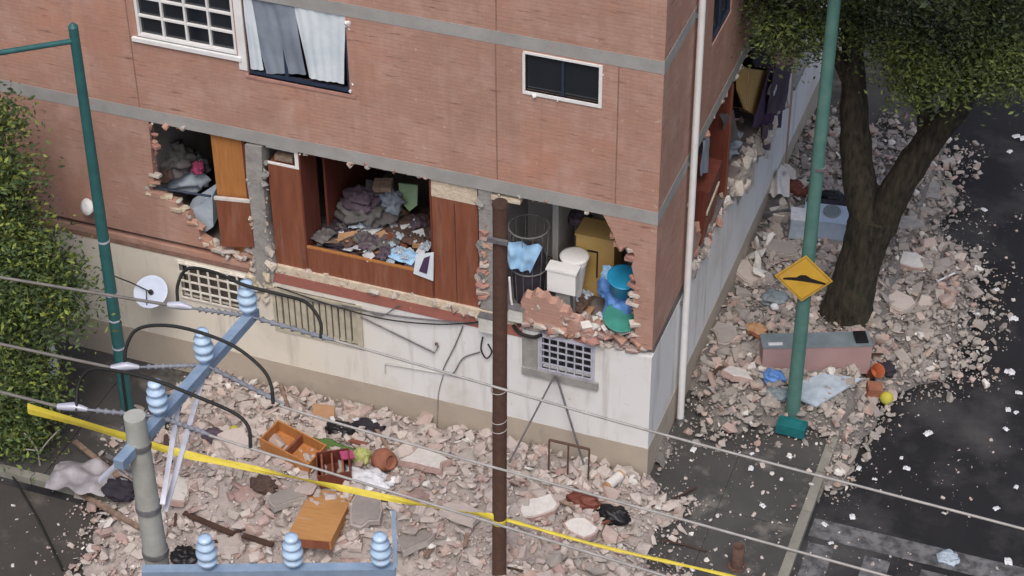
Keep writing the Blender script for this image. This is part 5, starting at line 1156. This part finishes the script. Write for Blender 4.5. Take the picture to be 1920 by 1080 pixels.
tg(blob(Vector((c.x, .47, FZ+.2)), .3, .25, max(.2, (zt_-.34-FZ)*.62), 91, .5, 1.6, 18, .05).build('blue_sack', 'bluebag'), 'blue sack under the bright blue tub', 'sack')
lumpz('blue_bag', 1138, 545, 3.35, (.14, .14, .26), 'bluebag', 'blue plastic bag between the drum and the toilet', 'bag', 93)
lumpz('blue_bag', 1140, 520, 3.6, (.1, .1, .18), 'bluecloth', 'light blue bag leaning on the ochre cabinet', 'bag', 94)
c = F(1158, 598, .12); t = thing('green_tub', c, 'green plastic tub on the broken bathroom edge', 'tub'); MB().lathe([(.18, 0), (.26, .16), (.27, .17), (.24, .16), (.16, .02)], (c.x, .2, FZ+.18), (.2, -.25, .9), 20).build('body', 'greenplastic', t); MB().lathe([(.27, .165), (.285, .17), (.285, .19), (.265, .19)], (c.x, .2, FZ+.18), (.2, -.25, .9), 20).build('rim', 'greenplastic', t)
# drum frame with blue cloth
c = F(990, 470, .4); t = thing('wire_basket', Vector((c.x, .45, FZ)), 'round wire laundry basket standing beside the brown pole top', 'basket')
zt_ = F(990, 428, .4).z; r_ = .33
for z, rr in ((zt_, r_), ((zt_+FZ)/2, r_*.92), (FZ+.1, r_*.75)):
    MB().tube([Vector((c.x+math.cos(a)*rr, .45+math.sin(a)*rr, z)) for a in [i*math.pi/10 for i in range(21)]], .016, 6).build('hoop', 'greysteel', t)
for i in range(12):
    a = i*math.pi/6; MB().cyl((c.x+math.cos(a)*r_, .45+math.sin(a)*r_, zt_), (c.x+math.cos(a)*r_*.75, .45+math.sin(a)*r_*.75, FZ), .008, None, 6).build('rib', 'greysteel', t)
MB().lathe([(r_*.7, 0), (r_*.9, (zt_-FZ)*.55), (r_*.7, (zt_-FZ)*.7), (.05, (zt_-FZ)*.78)], (c.x, .45, FZ), n=16).build('liner', 'darkcloth', t)
def clothquad(px, y, amp, m, name, label, seed, th=0):
    a, b, c_, d = [F(*p, y) for p in px]
    def fn(u, v):
        p = a.lerp(b, u).lerp(d.lerp(c_, u), v); p.y += amp*noise.noise(Vector((u*4, v*3, seed)))+amp*.6*math.sin(u*14+seed); return p
    return tg(MB().sheet(None, 18, 14, fn).build(name, m), label, 'cloth')
clothquad([(945, 450), (1018, 462), (994, 512), (952, 500)], .08, .05, 'bluecloth', 'blue_cloth', 'light blue cloth hanging over the wire basket', 2.2)
tg(obox(F(1035, 590, .3), .3, .3, .3, 10, 5, 20).build('concrete_block', 'concrete'), 'grey concrete block beside the toilet foot', 'block')
# broken parapet of the bathroom: tilted brick panel and rubble on the slab edge
t = thing('toppled_brickwork', F(1030, 600, -.05), 'slab of brickwork toppled along the bathroom edge', 'brickwork')
pz = [(976, 566), (984, 556), (994, 560), (1003, 552), (1014, 560), (1022, 558), (1030, 570), (1042, 570), (1050, 584), (1064, 586), (1070, 600), (1084, 604), (1092, 618), (1110, 622), (1118, 640), (1098, 640), (1088, 632), (1066, 634), (1050, 622), (1034, 624), (1020, 612), (1000, 612), (984, 604)]
MB().prism([F(a, b, -.07) for a, b in pz], (0, .14, .05)).build('brickwork', 'brick', t)
edge_lumps([F(980, 556, 0), F(1040, 568, 0), F(1100, 618, 0)], .09, .11, ['brickpiece', 'rub_brick'], t, 'brick', y=.02, kinds=('brick', 'lump'))
edge_lumps([F(985, 600, -.05), F(1050, 618, -.05), F(1120, 640, -.05)], .06, .12, ['brickpiece', 'rub_brick', 'mortar'], t, 'brick', y=-.02, kinds=('brick', 'lump'), jit=.06)
edge_lumps([F(985, 575, -.07), F(1040, 590, -.07), F(1095, 625, -.07)], .1, .09, ['brickpiece', 'rub_brick', 'mortar'], t, 'mortar_lump', y=-.0, jit=.07)
r2 = random.Random(5)
for i in range(90):
    px = r2.uniform(1075, 1190); py = r2.uniform(590, 652)
    p = F(px, py, .0); y_ = r2.uniform(-.02, .35); 
    zs_ = FZ+.02+.16*r2.random()*(1-y_*1.5)
    o = inst('brick_fragment', tpl(r2.choice(['lump', 'brick', 'lump']), r2.choice(['rub_brick', 'rub_dusty', 'rub_pale', 'brickpiece']), r2.randrange(8)), (p.x, y_, zs_), (r2.random(), r2.random(), r2.random()*6), 1)
    if 'brick' not in o.data.name: s_ = r2.uniform(.06, .17); o.scale = (s_, s_, s_)
    tg(o, ('dusty ' if i % 2 else 'pale ')*0+'chunk of broken masonry on the bathroom floor edge nearest the '+nearest(p.x, y_, [('corner pier', -.3, 0), ('green tub', -.55, .1), ('toilet', -1.4, .2), ('toppled brickwork', -1.3, -.05), ('blue drum', -.5, .4)]), 'rubble', 'chunks on the bathroom floor edge')
edge_lumps([(-2.2, 0, 2.72), (-.05, 0, 2.80)], .07, .11, ['rub_brick', 'brickpiece', 'mortar', 'rub_dusty'], bld, 'brick', y=.02, kinds=('lump', 'brick'), jit=.05)
# ------------------------------------------------------------------ TORN SIDE ROOMS
Mx = rotm((-.30, 3.35, FZ), 0, 5, 3)
t = thing('leaning_cabinet', (-.3, 3.35, FZ), 'red brown cabinet leaning out of the torn side wall', 'cabinet')
MB().box(-.25, .25, -.5, .5, 0, 1.15, Mx).build('body', 'darkredwood', t); MB().box(.252, .27, -.46, .46, .06, .58, Mx).build('door', 'redwood', t); MB().box(.252, .275, -.46, .46, .66, .74, Mx).build('shelf_edge', 'mortarwarm', t)
t = thing('wooden_jamb', (-.1, 4.45, FZ), 'tall red brown board standing at the torn side wall', 'board'); MB().box(-.4, -.02, 4.40, 4.46, FZ, 5.2).build('panel', 'darkredwood', t); MB().box(-.02, .0, 4.39, 4.47, FZ, 5.2).build('edge_trim', 'redwood', t)
def sidequad(px, x, amp, m, name, label, cat, seed):
    a, b, c_, d = [S(*p, x) for p in px]
    def fn(u, v):
        p = a.lerp(b, u).lerp(d.lerp(c_, u), v); p.x += amp*noise.noise(Vector((u*4, v*2, seed)))+amp*.6*math.sin(u*11+seed); return p
    return tg(MB().sheet(None, 18, 14, fn).build(name, m), label, cat)
t = thing('orange_door', S(1420, 222, .03), 'orange wooden door standing in the torn side wall', 'door')
pd = [S(1381, 118, .0), S(1402, 128, .0), S(1446, 134, .0), S(1432, 180, .0), S(1420, 218, .0), S(1398, 205, .0), S(1385, 170, .0)]
MB().prism(pd, (-.04, 0, 0)).build('panel', 'yellowbox', t); MB().prism([pd[1]+Vector((.004, .05, 0)), pd[1]+Vector((.004, .12, 0)), pd[5]+Vector((.004, .12, .0)), pd[5]+Vector((.004, .05, 0))], (.01, 0, 0)).build('edge_strip', 'cardboard', t)
sidequad([(1440, 125), (1478, 132), (1466, 240), (1408, 238)], .08, .05, 'purple', 'purple_curtain', 'dark purple curtain hanging out of the torn side wall', 'curtain', 1.0)
sidequad([(1452, 130), (1484, 120), (1470, 205), (1440, 215)], .16, .05, 'plum', 'mauve_curtain', 'mauve curtain hanging beside the dark purple one', 'curtain', 4.0)
sidequad([(1404, 70), (1462, 62), (1452, 122), (1414, 126)], .03, .04, 'darkcloth', 'black_sheet', 'black sheet across the upper opening of the torn side wall', 'curtain', 7.0)  # plain black sheet set across the upper opening
sidequad([(1428, 235), (1448, 232), (1440, 282), (1430, 280)], .14, .04, 'plum', 'trailing_cloth', 'strip of mauve cloth trailing down the white side wall', 'cloth', 9.0)
tg(obox(S(1448, 172, .12), .12, .2, .1, 10, 0, 0).build('white_bundle', 'paper'), 'small white bundle on the purple curtain', 'bundle')
r3 = random.Random(9)
for i in range(46):
    y_ = r3.uniform(2.1, 7.9); o = inst('plaster_fragment', tpl('lump', r3.choice(['rub_grey', 'rub_pale', 'rub_dusty', 'rub_brick']), r3.randrange(8)), (-r3.uniform(.02, .5), y_, FZ+.04), (r3.random()*6, r3.random()*6, r3.random()*6), r3.uniform(.1, .3))
    tg(o, 'chunk of broken masonry on the torn side floor edge nearest the '+nearest(0, y_, [('leaning cabinet', 0, 3.3), ('tall red brown board', 0, 4.5), ('orange door', 0, 5.6), ('purple curtain', 0, 7.4)]), 'rubble', 'chunks on the side floor edge')
lump2 = tg(blob(Vector((-.45, 2.55, FZ+.22)), .3, .35, .3, 97, .7, 2.2, 18, .05).build('grey_clothes', 'greycloth'), 'grey clothes bundled beside the leaning cabinet', 'clothes')
tg(blob(Vector((-.5, 5.6, FZ+.22)), .4, .4, .3, 98, .7, 2.2, 18, .05).build('pale_clothes', 'curtaingrey'), 'pale clothes heaped behind the orange door', 'clothes')

# loose papers, rags and splinters over the torn floors
r4 = random.Random(14)
SC = [('paper', 'white paper'), ('paper', 'creased white paper'), ('curtainwhite', 'off white paper'), ('rub_pale', 'pale plaster flake'), ('cardboard', 'tan cardboard scrap'), ('greycloth', 'grey rag'), ('brownjunk', 'brown rag'), ('palecloth', 'pale blue rag'), ('oldwood', 'wood splinter'), ('plum', 'mauve rag')]
for rm, (xa, xb, ya, yb_, z_), cnt, wh in (('w', (xl1+.15, xr0-.3, .12, 1.7, zp+.03), 90, 'wardrobe room floor'), ('l', (-8.5, -7.7, .25, 1.2, 3.4), 0, 'left room'), ('b', (-2.3, -.5, .3, .9, FZ+.01), 16, 'bathroom floor'), ('s', (-1.2, -.2, 2.3, 7.6, FZ+.01), 30, 'side room floor')):
    for i in range(cnt):
        m_, w_ = r4.choice(SC); p = Vector((r4.uniform(xa, xb), r4.uniform(ya, yb_), z_+r4.uniform(0, .12))); s_ = r4.uniform(.07, .3)
        if 'rag' in w_: o = crumple(p, s_*1.5, s_*1.2, .14, i*2.3, r4.uniform(0, 360), 4).build('rag', m_)
        else: o = obox(p, s_, s_*(.12 if 'splinter' in w_ else r4.uniform(.5, .9)), .012 if m_ != 'rub_pale' else .03, r4.gauss(0, 14), r4.gauss(0, 14), r4.uniform(0, 360)).build(w_.split()[-1], m_)
        tg(o, f"{'larger' if s_ > .155 else 'small'} {w_} lying on the {wh} " + ('by the left cabinet' if rm == 'w' and p.x < -5 else 'by the right cabinet' if rm == 'w' and p.x > -4.2 else 'amid the clothes' if rm == 'w' else 'of the torn storey'), w_.split()[-1], 'scraps on the '+wh)
# crumbled lip of the side wall
edge_lumps([(0, 2.2, 2.80), (0, 5, 2.82), (0, 8.2, 2.80)], .06, .14, ['rub_pale', 'mortar', 'rub_grey'], bld, 'mortar_lump', y=-.05, ax=0, jit=.06)
for i in range(26):
    y_ = r4.uniform(5.6, 9.0); x_ = r4.uniform(.08, .5)
    o = inst('plaster_slab', tpl('slab', r4.choice(['rub_pale', 'rub_grey', 'rub_pale']), r4.randrange(9)), (x_, y_, surf(x_, y_)+.08), (r4.gauss(0, .5), r4.gauss(0, .6)+.5, r4.random()*6), r4.uniform(.25, .6))
    tg(o, 'fallen plaster slab at the foot of the side wall nearest the '+nearest(x_, y_, [('steel sink', .6, 7.6), ('purple curtain', .1, 8.2), ('boundary wall', .1, 9.3), ('white side wall middle', .1, 5.5)]), 'slab', 'plaster slabs by the side wall')

for k, (px, py, z_, s_, m_, rz_, lab) in enumerate([(705, 372, zp+.45, (.42, .3, .22), 'greycloth', 25, 'grey storage box on the heap of clothes'), (668, 408, zp+.15, (.36, .3, .2), 'brownjunk', -12, 'dark brown box left of the heap of clothes'), (735, 405, zp+.1, (.34, .26, .16), 'cardboard', 40, 'tan box below the pale green board'), (720, 352, zp+.8, (.3, .22, .08), 'oldwood', 10, 'wooden tray on top of the clothes heap')]):
    c_ = G(px, py, z_); t_ = thing('storage_box', c_, lab, 'box'); Mx = rotm(c_, 10, 14-7*k, rz_)
    MB().box(-s_[0]/2, s_[0]/2, -s_[1]/2, s_[1]/2, 0, s_[2], Mx).build('body', m_, t_); MB().box(-s_[0]/2-.01, s_[0]/2+.01, -s_[1]/2-.01, s_[1]/2+.01, s_[2]+.001, s_[2]+.03, Mx).build('lid', m_, t_)
for k, (px, py, rz_, m_) in enumerate([(650, 445, 20, 'cardboard'), (700, 430, 70, 'paper'), (745, 450, 10, 'redwood'), (620, 450, 50, 'oldwood'), (775, 442, 30, 'paper'), (730, 470, 85, 'orangewood')]):
    tg(obox(G(px, py, zp+.12), .38, .2, .015, rnd.gauss(0, 12), rnd.gauss(0, 12), rz_).build('loose_board', m_), ['tan', 'white', 'red brown', 'grey brown', 'off white', 'orange'][k]+' flat board lying on the wardrobe room floor', 'board')
sidequad([(1352, 215), (1376, 205), (1384, 262), (1366, 268)], -.08, .06, 'greycloth', 'hanging_blanket', 'grey blanket slumped over the torn side sill', 'blanket', 11.0)
sidequad([(1316, 262), (1330, 252), (1330, 320), (1312, 330)], -.05, .05, 'curtaingrey', 'hanging_sheet', 'pale grey sheet hanging at the near edge of the torn side wall', 'sheet', 13.0)
